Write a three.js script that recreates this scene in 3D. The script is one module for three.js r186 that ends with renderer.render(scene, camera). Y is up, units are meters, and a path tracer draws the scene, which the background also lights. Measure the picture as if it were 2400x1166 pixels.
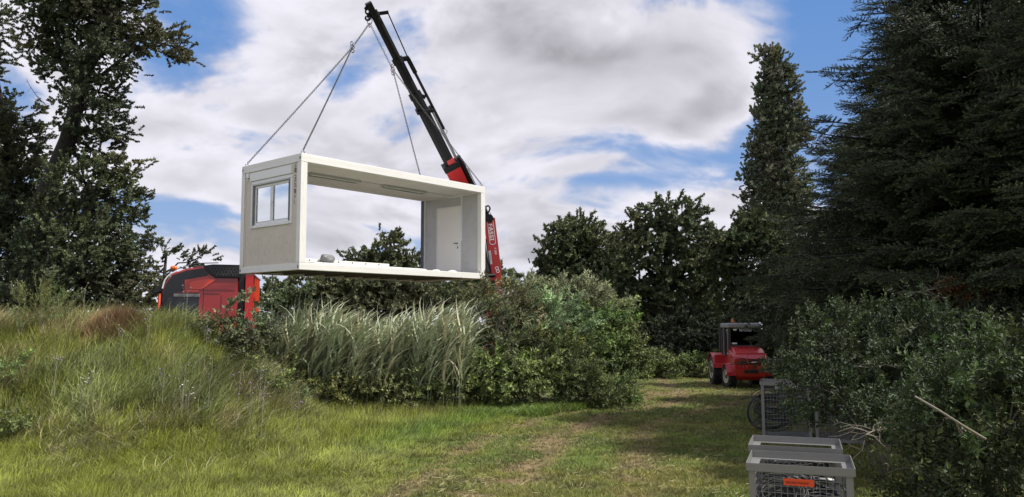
import * as THREE from 'three';
import { mergeGeometries, mergeVertices } from 'three/addons/utils/BufferGeometryUtils.js';
import { RoundedBoxGeometry } from 'three/addons/geometries/RoundedBoxGeometry.js';

// ---------------------------------------------------------------- camera, sky, sun, exposure
const scene = new THREE.Scene();
const CAM_H = 1.9, PITCH = Math.atan(189 / 1825);
const camera = new THREE.PerspectiveCamera(2 * Math.atan(583 / 1825) * 180 / Math.PI, 2400 / 1166, 0.1, 2000);
camera.position.set(0, CAM_H, 0);
camera.rotation.set(PITCH, 0, 0);
const SUN = new THREE.Vector3(0.545, 0.83, 0.10).normalize();
const sun = new THREE.DirectionalLight(new THREE.Color(1.0, 0.955, 0.88), 4.6);
sun.name = 'sun';
sun.position.copy(SUN).multiplyScalar(80).add(new THREE.Vector3(0, 0, -20));
sun.target.position.set(0, 0, -20);
scene.add(sun, sun.target);
sun.castShadow = true;
sun.shadow.mapSize.set(4096, 4096);
Object.assign(sun.shadow.camera, { left: -40, right: 40, top: 40, bottom: -40, near: 1, far: 200 });
sun.shadow.radius = 1;
const renderer = new THREE.WebGLRenderer({ antialias: true });
renderer.toneMapping = THREE.LinearToneMapping;
renderer.toneMappingExposure = 1.3;
renderer.shadowMap.enabled = true;

// ---------------------------------------------------------------- small maths
function rngOf(a) { return () => { a |= 0; a = a + 0x6D2B79F5 | 0; let t = Math.imul(a ^ a >>> 15, 1 | a); t = t + Math.imul(t ^ t >>> 7, 61 | t) ^ t; return ((t ^ t >>> 14) >>> 0) / 4294967296; }; }
const V = (x, y, z) => new THREE.Vector3(x, y, z);
const clamp = (x, a, b) => Math.min(b, Math.max(a, x));
const sstep = (a, b, x) => { const t = clamp((x - a) / (b - a), 0, 1); return t * t * (3 - 2 * t); };
const lerp = (a, b, t) => a + (b - a) * t;
function hash2(i, j) { let h = Math.imul(i, 374761393) + Math.imul(j, 668265263) | 0; h = Math.imul(h ^ h >>> 13, 1274126177); return ((h ^ h >>> 16) >>> 0) / 4294967296; }
function noise2(x, y) {
  const i = Math.floor(x), j = Math.floor(y), fx = x - i, fy = y - j;
  const u = fx * fx * fx * (fx * (fx * 6 - 15) + 10), v = fy * fy * fy * (fy * (fy * 6 - 15) + 10);
  const a = hash2(i, j), b = hash2(i + 1, j), c = hash2(i, j + 1), d = hash2(i + 1, j + 1);
  return a + (b - a) * u + (c - a) * v + (a - b - c + d) * u * v;
}
function fbm(x, y, o = 5, g = 0.5) { let s = 0, a = 1, n = 0; for (let k = 0; k < o; k++) { s += a * noise2(x, y); n += a; a *= g; const t = x * 1.62 + y * 1.18 + 17.3; y = -x * 1.18 + y * 1.62 + 5.1; x = t; } return s / n; }
// the direction in which a point of the photograph lies, and the point of it at a depth in metres
function dirOf(px, py) { const u = (px - 1200) / 1825, v = (583 - py) / 1825, c = Math.cos(PITCH), s = Math.sin(PITCH); return V(u, v * c + s, v * s - c); }
function at(px, py, depth) { const d = dirOf(px, py); return d.multiplyScalar(depth / -d.z).add(V(0, CAM_H, 0)); }

// ---------------------------------------------------------------- sky: broken cumulus over blue
{
  const W = 4096, H = 2048, data = new Float32Array(W * H * 4);
  // openings (negative) and banks (positive) of the cloud cover: place, reach, strength
  const blobs = [[500, 30, 150, 70, -.42], [415, 140, 100, 60, -.36], [840, 190, 90, 50, -.36], [455, 508, 150, 30, -.36], [10, 215, 60, 70, -.25], [760, 330, 130, 24, -.14], [880, 55, 50, 26, -.05],
    [1890, 220, 130, 150, -.42], [1985, 50, 80, 100, -.42], [1620, 350, 190, 34, -.3], [1440, 430, 260, 26, -.24], [1560, 500, 260, 24, -.16], [1180, 640, 180, 26, -.14], [620, 640, 90, 30, -.06],
    [1750, 200, 50, 22, -.12], [560, 260, 60, 30, -.08], [640, 440, 120, 26, -.1],
    [1400, 120, 330, 140, .26], [650, 150, 200, 90, .1], [1780, 50, 140, 55, .22], [450, 250, 160, 70, .2], [1100, 260, 200, 120, .14], [900, 560, 240, 70, .1], [1600, 230, 160, 50, .16], [420, 430, 80, 40, .12], [1250, 450, 60, 70, .08]].map(([px, py, rx, ry, k]) => { const d = dirOf(px, py).normalize(); return [Math.atan2(d.x, -d.z), Math.asin(d.y), rx / 1825, ry / 1825, k]; });
  const greys = [[1370, 125, 200, 60, .95], [1560, 130, 190, 50, .5], [430, 300, 120, 40, .4], [1050, 330, 220, 60, .25], [1500, 230, 170, 50, .45], [700, 560, 260, 60, .25], [1290, 560, 80, 60, .3], [1150, 30, 120, 30, .1]].map(([px, py, rx, ry, k]) => { const d = dirOf(px, py).normalize(); return [Math.atan2(d.x, -d.z), Math.asin(d.y), rx / 1825, ry / 1825, k]; });
  const sum = (list, az, el) => { let s = 0; for (const [a, e, rx, ry, k] of list) { const dx = (az - a) / rx, dy = (el - e) / ry, q = dx * dx + dy * dy; if (q < 9) s += k * Math.exp(-q); } return s; };
  for (let j = 0; j < H; j++) {
    const el = ((j + 0.5) / H - 0.5) * Math.PI, y = Math.sin(el), cy = Math.cos(el);
    for (let i = 0; i < W; i++) {
      const o = (j * W + i) * 4;
      if (y < -0.03) { data[o] = .30; data[o + 1] = .33; data[o + 2] = .30; data[o + 3] = 1; continue; }
      const th = ((i + 0.5) / W - 0.5) * 2 * Math.PI, x = Math.cos(th) * cy, z = Math.sin(th) * cy;
      const az = Math.atan2(x, -z);
      const k = 1 / (Math.max(y, 0) + 0.26), X = x * k, Z = z * k;
      const wx = fbm(X * 1.3 + 40, Z * 1.3, 3) - .5, wz = fbm(X * 1.3, Z * 1.3 + 80, 3) - .5;
      const inFrame = Math.abs(az) < 0.9 && el < 0.62;
      const wa = az + wx * .10 + (fbm(X * 4 + 3, Z * 4, 3) - .5) * .07, we = el + wz * .05 + (fbm(X * 4, Z * 4 + 60, 3) - .5) * .035;
      const bias = inFrame ? sum(blobs, wa, we) : 0;
      const n = fbm(X * 2.9 + wx * 1.5, Z * 2.9 + wz * 1.5, 8, .6);
      const dens = n + bias * .78 + .09;
      const cov = sstep(.425, .60, dens);
      const wisp = sstep(.31, .54, dens) * .38;
      const c = clamp(cov + (1 - cov) * wisp, 0, 1);
      const thick = sstep(.58, .95, dens);
      const gm = inFrame ? sum(greys, wa, we) : 0;
      const soft = fbm(X * 2.2 + 9, Z * 2.2 + 31, 4);
      const fine = fbm(X * 6.5 + wx * 3, Z * 6.5 + wz * 3, 6);
      let g = clamp(.10 + .55 * thick * sstep(.42, .62, soft) + gm * .44 + (fine - .5) * .72, 0, 1);
      const edge = cov * (1 - sstep(.0, .45, thick + g * .8));
      const L = lerp(.65, .25, g) + edge * .05;
      const cr = L * .985, cg = L * .965, cb = L * 1.06;
      const h = Math.exp(-Math.max(y, 0) * 5.2);
      const br = lerp(.07, .35, h), bg = lerp(.195, .47, h), bb = lerp(.48, .64, h);
      const hz = Math.exp(-Math.max(y, 0) * 16) * .5;
      data[o] = lerp(lerp(br, cr, c), .58, hz); data[o + 1] = lerp(lerp(bg, cg, c), .61, hz); data[o + 2] = lerp(lerp(bb, cb, c), .69, hz); data[o + 3] = 1;
    }
  }
  const tex = new THREE.DataTexture(data, W, H, THREE.RGBAFormat, THREE.FloatType);
  tex.mapping = THREE.EquirectangularReflectionMapping; tex.magFilter = THREE.LinearFilter; tex.needsUpdate = true;
  scene.background = tex; scene.environment = tex;
}

// ---------------------------------------------------------------- scene helpers
const taken = new Map();
function numbered(name) { const n = taken.get(name) || 0; taken.set(name, n + 1); return n ? name + '_' + String(n).padStart(3, '0') : name; }
function tag(o, label, category, group, kind) { if (label) o.userData.label = label; if (category) o.userData.category = category; if (group) o.userData.group = group; if (kind) o.userData.kind = kind; return o; }
function thing(name, label, category, group) { const g = new THREE.Group(); g.name = numbered(name); scene.add(g); return tag(g, label, category, group); }
function clean(g) { const r = g.index ? g.toNonIndexed() : g; for (const k of Object.keys(r.attributes)) if (!['position', 'normal', 'uv'].includes(k)) r.deleteAttribute(k); return r; }
function join(list) { list = list.filter(Boolean).map(clean); return list.length === 1 ? list[0] : mergeGeometries(list, false); }
function part(name, geos, mat, parent, label) { const m = new THREE.Mesh(Array.isArray(geos) ? join(geos) : geos, mat); m.name = name; parent.add(m); if (label) m.userData.label = label; return m; }
function parts(name, geos, mat, parent) { for (const g of geos) part(name, g, mat, parent); }
function box(w, h, d, x, y, z, bevel = 0) { const g = bevel ? new RoundedBoxGeometry(w, h, d, 2, bevel) : new THREE.BoxGeometry(w, h, d); return g.translate(x, y, z); }
function bx(x0, x1, y0, y1, z0, z1, bevel = 0) { return box(Math.abs(x1 - x0), Math.abs(y1 - y0), Math.abs(z1 - z0), (x0 + x1) / 2, (y0 + y1) / 2, (z0 + z1) / 2, bevel); }
const UPV = V(0, 1, 0);
function rod(a, b, r, r2 = r, sides = 8) { const d = b.clone().sub(a), L = d.length(); const g = new THREE.CylinderGeometry(r2, r, L, sides); g.applyQuaternion(new THREE.Quaternion().setFromUnitVectors(UPV, d.normalize())); return g.translate((a.x + b.x) / 2, (a.y + b.y) / 2, (a.z + b.z) / 2); }
function tube(pts, r, seg = 24, sides = 6) { return new THREE.TubeGeometry(new THREE.CatmullRomCurve3(pts), seg, r, sides, false); }
// a prism along a -> b; profile in (across, toward) where "toward" is turned to the given hint
function prism(a, b, profile, hint, bevel = 0) {
  const A = b.clone().sub(a), L = A.length(); A.normalize();
  const T = hint.clone().addScaledVector(A, -hint.dot(A)).normalize(), X = new THREE.Vector3().crossVectors(T, A).normalize();
  const g = new THREE.ExtrudeGeometry(new THREE.Shape(profile.map(([x, y]) => new THREE.Vector2(x, y))), { depth: L, bevelEnabled: bevel > 0, bevelSize: bevel, bevelThickness: bevel, bevelSegments: 1 });
  return g.applyMatrix4(new THREE.Matrix4().makeBasis(X, T, A).setPosition(a));
}
const rect = (w, h, x = 0, y = 0) => [[x - w / 2, y - h / 2], [x + w / 2, y - h / 2], [x + w / 2, y + h / 2], [x - w / 2, y + h / 2]];
function limbs() {           // collects tapered limbs and joins them
  const pos = [], idx = [];
  return {
    add(pts, r0, r1, sides = 6) {
      const b0 = pos.length / 3, n = pts.length;
      for (let i = 0; i < n; i++) {
        const t = pts[Math.min(n - 1, i + 1)].clone().sub(pts[Math.max(0, i - 1)]).normalize();
        const a = Math.abs(t.y) < .9 ? V(0, 1, 0) : V(1, 0, 0), u = new THREE.Vector3().crossVectors(t, a).normalize(), v = new THREE.Vector3().crossVectors(t, u), r = lerp(r0, r1, i / (n - 1));
        for (let k = 0; k < sides; k++) { const c = Math.cos(k / sides * 6.2832) * r, s = Math.sin(k / sides * 6.2832) * r; pos.push(pts[i].x + u.x * c + v.x * s, pts[i].y + u.y * c + v.y * s, pts[i].z + u.z * c + v.z * s); }
        if (i) for (let k = 0; k < sides; k++) { const p = b0 + (i - 1) * sides, q = b0 + i * sides, l = (k + 1) % sides; idx.push(p + k, q + k, p + l, p + l, q + k, q + l); }
      }
    },
    geo() { const g = new THREE.BufferGeometry(); g.setAttribute('position', new THREE.Float32BufferAttribute(pos, 3)); g.setIndex(idx); g.computeVertexNormals(); return g; },
    get size() { return pos.length; },
  };
}
function bend(a, b, sag, rng, n = 6, wob = .06) { const out = [], L = a.distanceTo(b); for (let i = 0; i < n; i++) { const t = i / (n - 1), p = a.clone().lerp(b, t); p.y += Math.sin(t * Math.PI) * sag * L; if (i && i < n - 1) { p.x += (rng() - .5) * wob * L; p.y += (rng() - .5) * wob * L; p.z += (rng() - .5) * wob * L; } out.push(p); } return out; }

// ---------------------------------------------------------------- materials
const lin = (r, g, b) => new THREE.Color().setRGB(r, g, b);
function mat(color, roughness = .6, metalness = 0, extra = {}) { return new THREE.MeshStandardMaterial({ color: Array.isArray(color) ? lin(...color) : color, roughness, metalness, ...extra }); }
function noiseTex(size, fn, rep = 1, srgb = false) { const d = new Uint8Array(size * size * 4); for (let j = 0; j < size; j++) for (let i = 0; i < size; i++) { const c = fn(i / size, j / size, i, j), o = (j * size + i) * 4; for (let k = 0; k < 3; k++) d[o + k] = clamp(Array.isArray(c) ? c[k] : c, 0, 1) * 255; d[o + 3] = 255; } const t = new THREE.DataTexture(d, size, size); t.wrapS = t.wrapT = THREE.RepeatWrapping; t.magFilter = THREE.LinearFilter; t.repeat.set(rep, rep); if (srgb) t.colorSpace = THREE.SRGBColorSpace; t.needsUpdate = true; return t; }
const grime = noiseTex(512, (u, v, i, j) => { const n = fbm(u * 9, v * 9, 5), s = sstep(.60, .74, fbm(u * 13 + 5, v * 13, 5)) * .07, q = hash2(i, j) > .999 ? .08 : 0; return [.87 + .13 * n - s - q, .865 + .13 * n - s - q, .84 + .14 * n - s * 1.15 - q]; }, 1);
const scuff = noiseTex(256, (u, v) => .62 + .38 * fbm(u * 14, v * 14, 4), 1);
const M = {
  white: mat([.86, .85, .82], .42, 0, { map: grime, roughnessMap: scuff }), cream: mat([.70, .635, .54], .5, 0, { map: grime }), ceil: mat([.70, .68, .64], .55, 0, { map: grime }), wallIn: mat([.55, .56, .58], .55, 0, { map: grime }),
  floor: mat([.55, .55, .53], .5, 0, { map: grime }), under: mat([.16, .15, .145], .8), doorW: mat([.86, .85, .82], .45), frameW: mat([.84, .84, .83], .35), seal: mat([.03, .03, .033], .6), postDark: mat([.09, .10, .12], .5),
  glass: new THREE.MeshPhysicalMaterial({ color: lin(.93, .96, .97), roughness: .02, transmission: 1, thickness: 0, ior: 1.5 }), shade: mat([.50, .50, .49], .4), black: mat([.012, .012, .014], .45), blackGloss: mat([.012, .013, .017], .22), dark: mat([.03, .03, .032], .6),
  red: new THREE.MeshPhysicalMaterial({ color: lin(.42, .016, .014), roughness: .4, clearcoat: .5, clearcoatRoughness: .15 }), redDeep: new THREE.MeshPhysicalMaterial({ color: lin(.34, .018, .018), roughness: .35, clearcoat: .6, clearcoatRoughness: .1 }), redBright: new THREE.MeshPhysicalMaterial({ color: lin(.82, .06, .03), roughness: .35, clearcoat: .6, clearcoatRoughness: .1 }), redMid: new THREE.MeshPhysicalMaterial({ color: lin(.52, .03, .022), roughness: .35, clearcoat: .6, clearcoatRoughness: .1 }), orangeRed: mat([.62, .06, .02], .45),
  boom: new THREE.MeshPhysicalMaterial({ color: lin(.007, .007, .009), roughness: .5, specularIntensity: .6 }), boomRed: new THREE.MeshPhysicalMaterial({ color: lin(.55, .018, .02), roughness: .35, clearcoat: .4, clearcoatRoughness: .2 }),
  chrome: mat([.62, .62, .64], .18, 1), steel: mat([.30, .30, .31], .4, .8), chain: mat([.10, .10, .10], .5, .7), galv: mat([.25, .247, .24], .5, .35, { map: grime, roughnessMap: scuff }), wire: mat([.23, .23, .23], .5, .4), amber: new THREE.MeshPhysicalMaterial({ color: lin(.75, .16, .015), roughness: .2, clearcoat: 1 }),
  tyre: mat([.018, .018, .019], .85), rimPale: mat([.50, .46, .36], .6), tractorRed: new THREE.MeshPhysicalMaterial({ color: lin(.40, .012, .016), roughness: .32, clearcoat: .6, clearcoatRoughness: .15 }), grey: mat([.16, .16, .165], .45), roofGrey: mat([.24, .24, .25], .5), cable: mat([.014, .014, .015], .5), cableGrey: mat([.035, .035, .035], .5), plastic: mat([.7, .7, .7], .4), blue: mat([.03, .06, .4], .4), brass: mat([.6, .42, .18], .35, .8),
  bark: mat([.055, .045, .036], .9), barkDark: mat([.02, .017, .014], .95), twig: mat([.20, .175, .14], .9), stemPale: mat([.24, .24, .17], .8), deadNeedle: mat([.14, .07, .03], .95),
};
function writing(w, h, draw, opts = {}) {
  const c = document.createElement('canvas'); c.width = w; c.height = h; const g = c.getContext('2d'); g.clearRect(0, 0, w, h); draw(g, w, h);
  const t = new THREE.CanvasTexture(c); t.colorSpace = THREE.SRGBColorSpace; t.magFilter = THREE.LinearFilter;
  return new THREE.MeshStandardMaterial({ map: t, roughness: .5, transparent: true, ...opts });
}

// ---------------------------------------------------------------- ground
const EDGE = [[-4, -2.2], [-8.8, -1.7], [-11, -1.3], [-14, -.7], [-17, .5], [-19, 1.9], [-21.3, 3.3], [-24, 3.6], [-30, 4.2]];   // where mown lawn meets uncut grass: z, x
function edgeX(z) { if (z > -4) return -2.2; for (let i = 1; i < EDGE.length; i++) if (z >= EDGE[i][0]) { const [z0, x0] = EDGE[i - 1], [z1, x1] = EDGE[i]; return lerp(x0, x1, (z - z0) / (z1 - z0)); } return 4.2; }
function mound(x, z) {
  const fx = 1 - sstep(-6.6, -3.4, x), d = z + 15.2;
  const fz = d > 0 ? 1 - sstep(0, 4.6, d) : 1 - sstep(0, 3.2, -d);
  return 1.80 * fx * fz * (.86 + .28 * noise2(x * .45 + 3, z * .4)) * (x < -19 ? 1 - sstep(19, 26, -x) : 1);
}
function height(x, z) { return mound(x, z) + (fbm(x * .5, z * .5, 3) - .5) * .10 * sstep(5, 8, -z) + (fbm(x * 2.2, z * 2.2, 2) - .5) * .03; }
function bare(x, z) {      // trodden, dried strips of the track: share of dry matter, 0 .. 1
  const e = x - edgeX(z), n = fbm(x * 1.1 + 7, z * .8, 4), m = fbm(x * 3.1, z * 3.1 + 50, 3);
  let s = 0;
  const rut = (c, w, k) => { s = Math.max(s, k * Math.exp(-(((e - c) / w) ** 2)) * sstep(.38, .56, n * .5 + m * .6)); };
  rut(1.5, .34, 1.0); rut(3.0, .30, .7); rut(.3, .2, .7);
  if (z > -10.5) s = Math.max(s, .9 * Math.exp(-(((e - 1.0) / .6) ** 2)) * sstep(.42, .56, m));
  if (z < -21 && z > -24.5) s = Math.max(s, .75 * Math.exp(-(((z + 23) / .7) ** 2)) * sstep(.35, .55, n) * sstep(2.5, 4, x));
  return clamp(s, 0, 1) * sstep(-.4, .2, e);
}
{
  const xs = [], zs = [];
  for (let x = -320; x < -30; x += 10) xs.push(x); for (let x = -30; x < 24; x += .3) xs.push(x); for (let x = 24; x <= 320; x += 10) xs.push(x);
  for (let z = 60; z > 0; z -= 6) zs.push(z); for (let z = 0; z > -40; z -= .3) zs.push(z); for (let z = -40; z >= -500; z -= 12) zs.push(z);
  const pos = [], uv = [], col = [], idx = [], nx = xs.length;
  for (const z of zs) for (const x of xs) {
    pos.push(x, height(x, z), z); uv.push(x / 2.5, z / 2.5);
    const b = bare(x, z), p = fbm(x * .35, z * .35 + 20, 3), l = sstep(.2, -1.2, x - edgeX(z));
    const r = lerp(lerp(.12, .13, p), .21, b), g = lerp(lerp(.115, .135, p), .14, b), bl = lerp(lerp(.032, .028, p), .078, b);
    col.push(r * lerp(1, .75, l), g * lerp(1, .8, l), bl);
  }
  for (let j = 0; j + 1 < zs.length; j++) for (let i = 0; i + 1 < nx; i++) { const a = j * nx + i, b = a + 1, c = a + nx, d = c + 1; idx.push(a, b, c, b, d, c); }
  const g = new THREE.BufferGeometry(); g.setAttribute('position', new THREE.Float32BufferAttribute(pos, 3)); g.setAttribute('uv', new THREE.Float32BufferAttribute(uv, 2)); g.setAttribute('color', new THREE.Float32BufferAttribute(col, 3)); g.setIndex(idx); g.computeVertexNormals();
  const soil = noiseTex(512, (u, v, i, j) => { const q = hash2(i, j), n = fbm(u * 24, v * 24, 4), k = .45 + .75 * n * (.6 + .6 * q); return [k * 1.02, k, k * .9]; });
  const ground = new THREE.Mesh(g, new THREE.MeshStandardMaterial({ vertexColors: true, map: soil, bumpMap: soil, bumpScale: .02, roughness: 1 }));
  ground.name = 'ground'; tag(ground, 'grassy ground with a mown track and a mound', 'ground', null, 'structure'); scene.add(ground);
}

// ---------------------------------------------------------------- foliage builders
function ribbons() {
  const pos = [], col = [];
  const tri = (a, b, c, k) => { pos.push(a.x, a.y, a.z, b.x, b.y, b.z, c.x, c.y, c.z); for (let i = 0; i < 3; i++) col.push(k[0], k[1], k[2]); };
  return {
    tri,
    blade(p, dir0, dir1, L, w, k, n = 3, side) {   // a ribbon that turns from dir0 to dir1
      let q = p.clone(), prev = null; const s = side || new THREE.Vector3().crossVectors(dir0, V(.3, .1, 1)).normalize();
      for (let i = 0; i <= n; i++) {
        const t = i / n, hw = w * .5 * (t < .3 ? .7 + t : 1 - (t - .3) / .7) ;
        const a = q.clone().addScaledVector(s, -hw), b = q.clone().addScaledVector(s, hw);
        if (prev) { tri(prev[0], prev[1], b, k); if (i < n) tri(prev[0], b, a, k); }
        prev = [a, b]; q.addScaledVector(dir0.clone().lerp(dir1, t).normalize(), L / n);
      }
    },
    leaf(p, dir, nor, L, w, k, fold = .25) {       // a pointed leaf folded along its midrib
      const s = new THREE.Vector3().crossVectors(dir, nor).normalize(), m = p.clone().addScaledVector(dir, L * .45), tip = p.clone().addScaledVector(dir, L).addScaledVector(nor, -L * .12);
      const l = m.clone().addScaledVector(s, -w / 2).addScaledVector(nor, w * fold), r = m.clone().addScaledVector(s, w / 2).addScaledVector(nor, w * fold);
      tri(p, r, tip, k); tri(p, tip, l, k);
    },
    geo() { const g = new THREE.BufferGeometry(); g.setAttribute('position', new THREE.Float32BufferAttribute(pos, 3)); g.setAttribute('color', new THREE.Float32BufferAttribute(col, 3)); g.computeVertexNormals(); return g; },
  };
}
const rv = (r) => { let v; do v = V(r() * 2 - 1, r() * 2 - 1, r() * 2 - 1); while (v.lengthSq() > 1 || v.lengthSq() < .01); return v.normalize(); };
function sprig(seed, o) {
  const r = rngOf(seed), R = ribbons(), { n = 14, len = .3, leafL = .075, leafW = .05, angle = .8, dark = [.7, .7, .7], light = [1.25, 1.25, 1.2], pale = null, paleShare = 0, wood = [.5, .4, .3] } = o;
  R.blade(V(0, 0, 0), V(0, 1, 0), V(.15, 1, 0), len, .012, wood, 2);
  for (let i = 0; i < n; i++) {
    const t = .12 + .88 * (i + r() * .6) / n, az = i * 2.4 + r(), p = V((r() - .5) * .03, t * len, (r() - .5) * .03);
    const a = angle * (.7 + .6 * r()), d = V(Math.cos(az) * Math.sin(a), Math.cos(a), Math.sin(az) * Math.sin(a)).normalize();
    const nor = V(-Math.cos(az) * Math.cos(a), Math.sin(a), -Math.sin(az) * Math.cos(a)).addScaledVector(rv(r), .5); nor.addScaledVector(d, -nor.dot(d)).normalize();
    const k = r() < paleShare ? (() => { const t = .8 + .4 * r(); return pale.map((c) => c * t); })() : (() => { const t = r(); return dark.map((c, j) => lerp(c, light[j], t)); })();
    R.leaf(p, d, nor, leafL * (.7 + .6 * r()), leafW * (.7 + .6 * r()), k, .1 + .3 * r());
  }
  return R.geo();
}
function instanced(name, geo, material, list, parent, label, category, group) {   // list of [matrix, r, g, b]
  const m = new THREE.InstancedMesh(geo, material, list.length), c = new THREE.Color();
  list.forEach((e, i) => { m.setMatrixAt(i, e[0]); m.setColorAt(i, c.setRGB(e[1], e[2], e[3])); });
  m.name = parent === scene ? numbered(name) : name; m.userData.kind = 'stuff'; if (label) tag(m, label, category, group); parent.add(m); return m;
}
const _q = new THREE.Quaternion(), _q2 = new THREE.Quaternion();
function place(p, dir, spin, s, sy = s) { _q.setFromUnitVectors(UPV, dir); _q2.setFromAxisAngle(UPV, spin); return new THREE.Matrix4().compose(p, _q.clone().multiply(_q2), V(s, sy, s)); }
const leafMat = (rough = .55, tr = 0, color = [1, 1, 1]) => tr ? new THREE.MeshPhysicalMaterial({ color: lin(...color), vertexColors: true, roughness: rough, transmission: tr, thickness: 0, side: THREE.DoubleSide }) : new THREE.MeshStandardMaterial({ color: lin(...color), vertexColors: true, roughness: rough, side: THREE.DoubleSide });
const LEAF = { gloss: leafMat(.88, .22), soft: leafMat(.9, .3), dull: leafMat(.75), grass: leafMat(.85, .3) };

// a tree or shrub whose crown follows lobes given as [centre, radii]
function leafy(o) {
  const { name, label, category, group, seed, base, trunk = [], lobes, geos, material, color, clumps = 1.6, per = 10, clumpR = .3, scale = 1, wind = V(.5, 0, 0), inner = .25, limbR = .06, trunkR = .2, bark = M.bark, lift = .15, twigs = .35, crownName = 'crown', low = 1 } = o;
  const r = rngOf(seed), g = thing(name, label, category, group), W = limbs(), spine = [base, ...trunk];
  if (trunk.length) { const pts = []; const cur = new THREE.CatmullRomCurve3(spine); for (let i = 0; i <= 14; i++) pts.push(cur.getPoint(i / 14)); W.add(pts, trunkR, trunkR * .35, 9); }
  const lists = geos.map(() => []);
  for (const [c, rad] of lobes) {
    const hue = [.86 + .3 * r(), .94 + .12 * r(), .86 + .2 * r()];
    let from = spine[0], best = 1e9;
    for (let i = 0; i < spine.length; i++) { const d = spine[i].distanceTo(c) + (spine[i].y > c.y + .2 ? 2 : 0); if (d < best) { best = d; from = spine[i]; } }
    W.add(bend(from, c, .08, r, 6, .1), limbR, limbR * .4, 6);
    const area = 4 * Math.PI * Math.pow((Math.pow(rad.x * rad.y, 1.6) + Math.pow(rad.x * rad.z, 1.6) + Math.pow(rad.y * rad.z, 1.6)) / 3, 1 / 1.6);
    const n = Math.max(5, Math.round(area * clumps));
    for (let i = 0; i < n; i++) {
      const d = rv(r); if (d.y < -.2 && r() > low) { d.y *= -1; }
      const k = r() < inner ? .25 + .5 * r() : .74 + .34 * r(), p = c.clone().add(V(d.x * rad.x * k, d.y * rad.y * k, d.z * rad.z * k)), cr = clumpR * (.55 + .9 * r());
      if (p.y < .08) p.y = .08 + .2 * r();
      if (r() < twigs) W.add(bend(c, p, .05, r, 4, .12), limbR * .35, limbR * .1, 4);
      const tone = .75 + .5 * r();
      for (let s = 0; s < per; s++) {
        const q = p.clone().add(V((r() + r() - 1) * cr * 1.3, (r() + r() - 1) * cr, (r() + r() - 1) * cr * 1.3)); if (q.y < .05) q.y = .05;
        const dir = d.clone().multiplyScalar(.7).addScaledVector(rv(r), .7).add(wind).add(V(0, lift, 0)).normalize(), sc = scale * (.5 + .85 * r()), kc = color(q, r, d);
        lists[Math.floor(r() * geos.length)].push([place(q, dir, r() * 6.28, sc), kc[0] * tone * hue[0], kc[1] * tone * hue[1], kc[2] * tone * hue[2]]);
      }
    }
  }
  if (W.size) part(category === 'tree' ? 'trunk' : 'stem', W.geo(), bark, g);
  geos.forEach((geo, i) => lists[i].length && instanced(crownName, geo, material, lists[i], g));
  return g;
}
// lobes given where they stand: picture place, reach in picture points, depth
const lobesOf = (d, list, deep = 1, slim = .96) => list.map(([px, py, rx, ry, dd = 0]) => { const D = d + dd, s = D / 1825 * slim; return [at(px, py, D), V(rx * s, ry * s, (rx + ry) / 2 * s * deep)]; });
const groundAt = (px, d) => { const p = at(px, 772, d); p.y = height(p.x, p.z); return p; };
// ---------------------------------------------------------------- trees
const WIND = V(.55, .02, -.05);
const green = (a, b) => (q, r) => { const t = r(); return [lerp(a[0], b[0], t), lerp(a[1], b[1], t), lerp(a[2], b[2], t)]; };
const tsprigs = [sprig(11, { n: 26, len: .33, leafL: .078, leafW: .062, pale: [1.9, 1.95, 1.8], paleShare: .14 }), sprig(12, { n: 22, len: .25, leafL: .082, leafW: .064, pale: [1.9, 1.95, 1.8], paleShare: .14 }), sprig(13, { n: 30, len: .36, leafL: .068, leafW: .056, pale: [1.9, 1.95, 1.8], paleShare: .1 })];
const dullGreen = green([.054, .067, .031], [.10, .116, .057]);
leafy({ name: 'aspen_tree', label: 'tall leaning tree at the left edge with an overhanging top branch', category: 'tree', group: 'broadleaf trees left of the truck', seed: 101, base: groundAt(45, 22), trunk: [at(75, 620, 22), at(110, 450, 22), at(158, 330, 22), at(190, 200, 22), at(235, 60, 22), at(250, -120, 22)],
  lobes: lobesOf(22, [[110, 40, 75, 55], [185, 10, 85, 70], [265, 40, 85, 65], [335, 75, 70, 45], [385, 105, 45, 40], [180, 110, 80, 60, .5], [240, 130, 70, 50, -.6], [150, 170, 60, 45], [230, 215, 55, 45], [190, 260, 70, 45, -.5], [250, 300, 40, 35], [120, -70, 130, 70], [280, -60, 130, 70], [200, -160, 140, 90], [215, 350, 55, 40, .3], [85, 110, 40, 40]]),
  geos: tsprigs, material: LEAF.gloss, color: dullGreen, clumps: 4.4, per: 9, clumpR: .24, scale: .9, wind: WIND, limbR: .07, trunkR: .34, bark: M.barkDark, inner: .3 });
leafy({ name: 'aspen_tree', label: 'broad dark tree at the left frame edge behind the mound', category: 'tree', group: 'broadleaf trees left of the truck', seed: 102, base: groundAt(-40, 24), trunk: [at(-30, 620, 24), at(0, 450, 24), at(20, 320, 24)],
  lobes: lobesOf(24, [[25, 275, 60, 45], [-30, 330, 80, 80], [60, 330, 45, 40], [20, 410, 80, 60], [100, 440, 60, 50], [40, 520, 110, 70], [-40, 480, 100, 90], [20, 620, 120, 80], [-20, 50, 45, 45], [-50, 150, 50, 80], [10, 700, 120, 60]]),
  geos: tsprigs, material: LEAF.gloss, color: dullGreen, clumps: 4.2, per: 9, clumpR: .26, scale: .95, wind: WIND, limbR: .07, trunkR: .3, bark: M.barkDark, inner: .3 });
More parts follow.
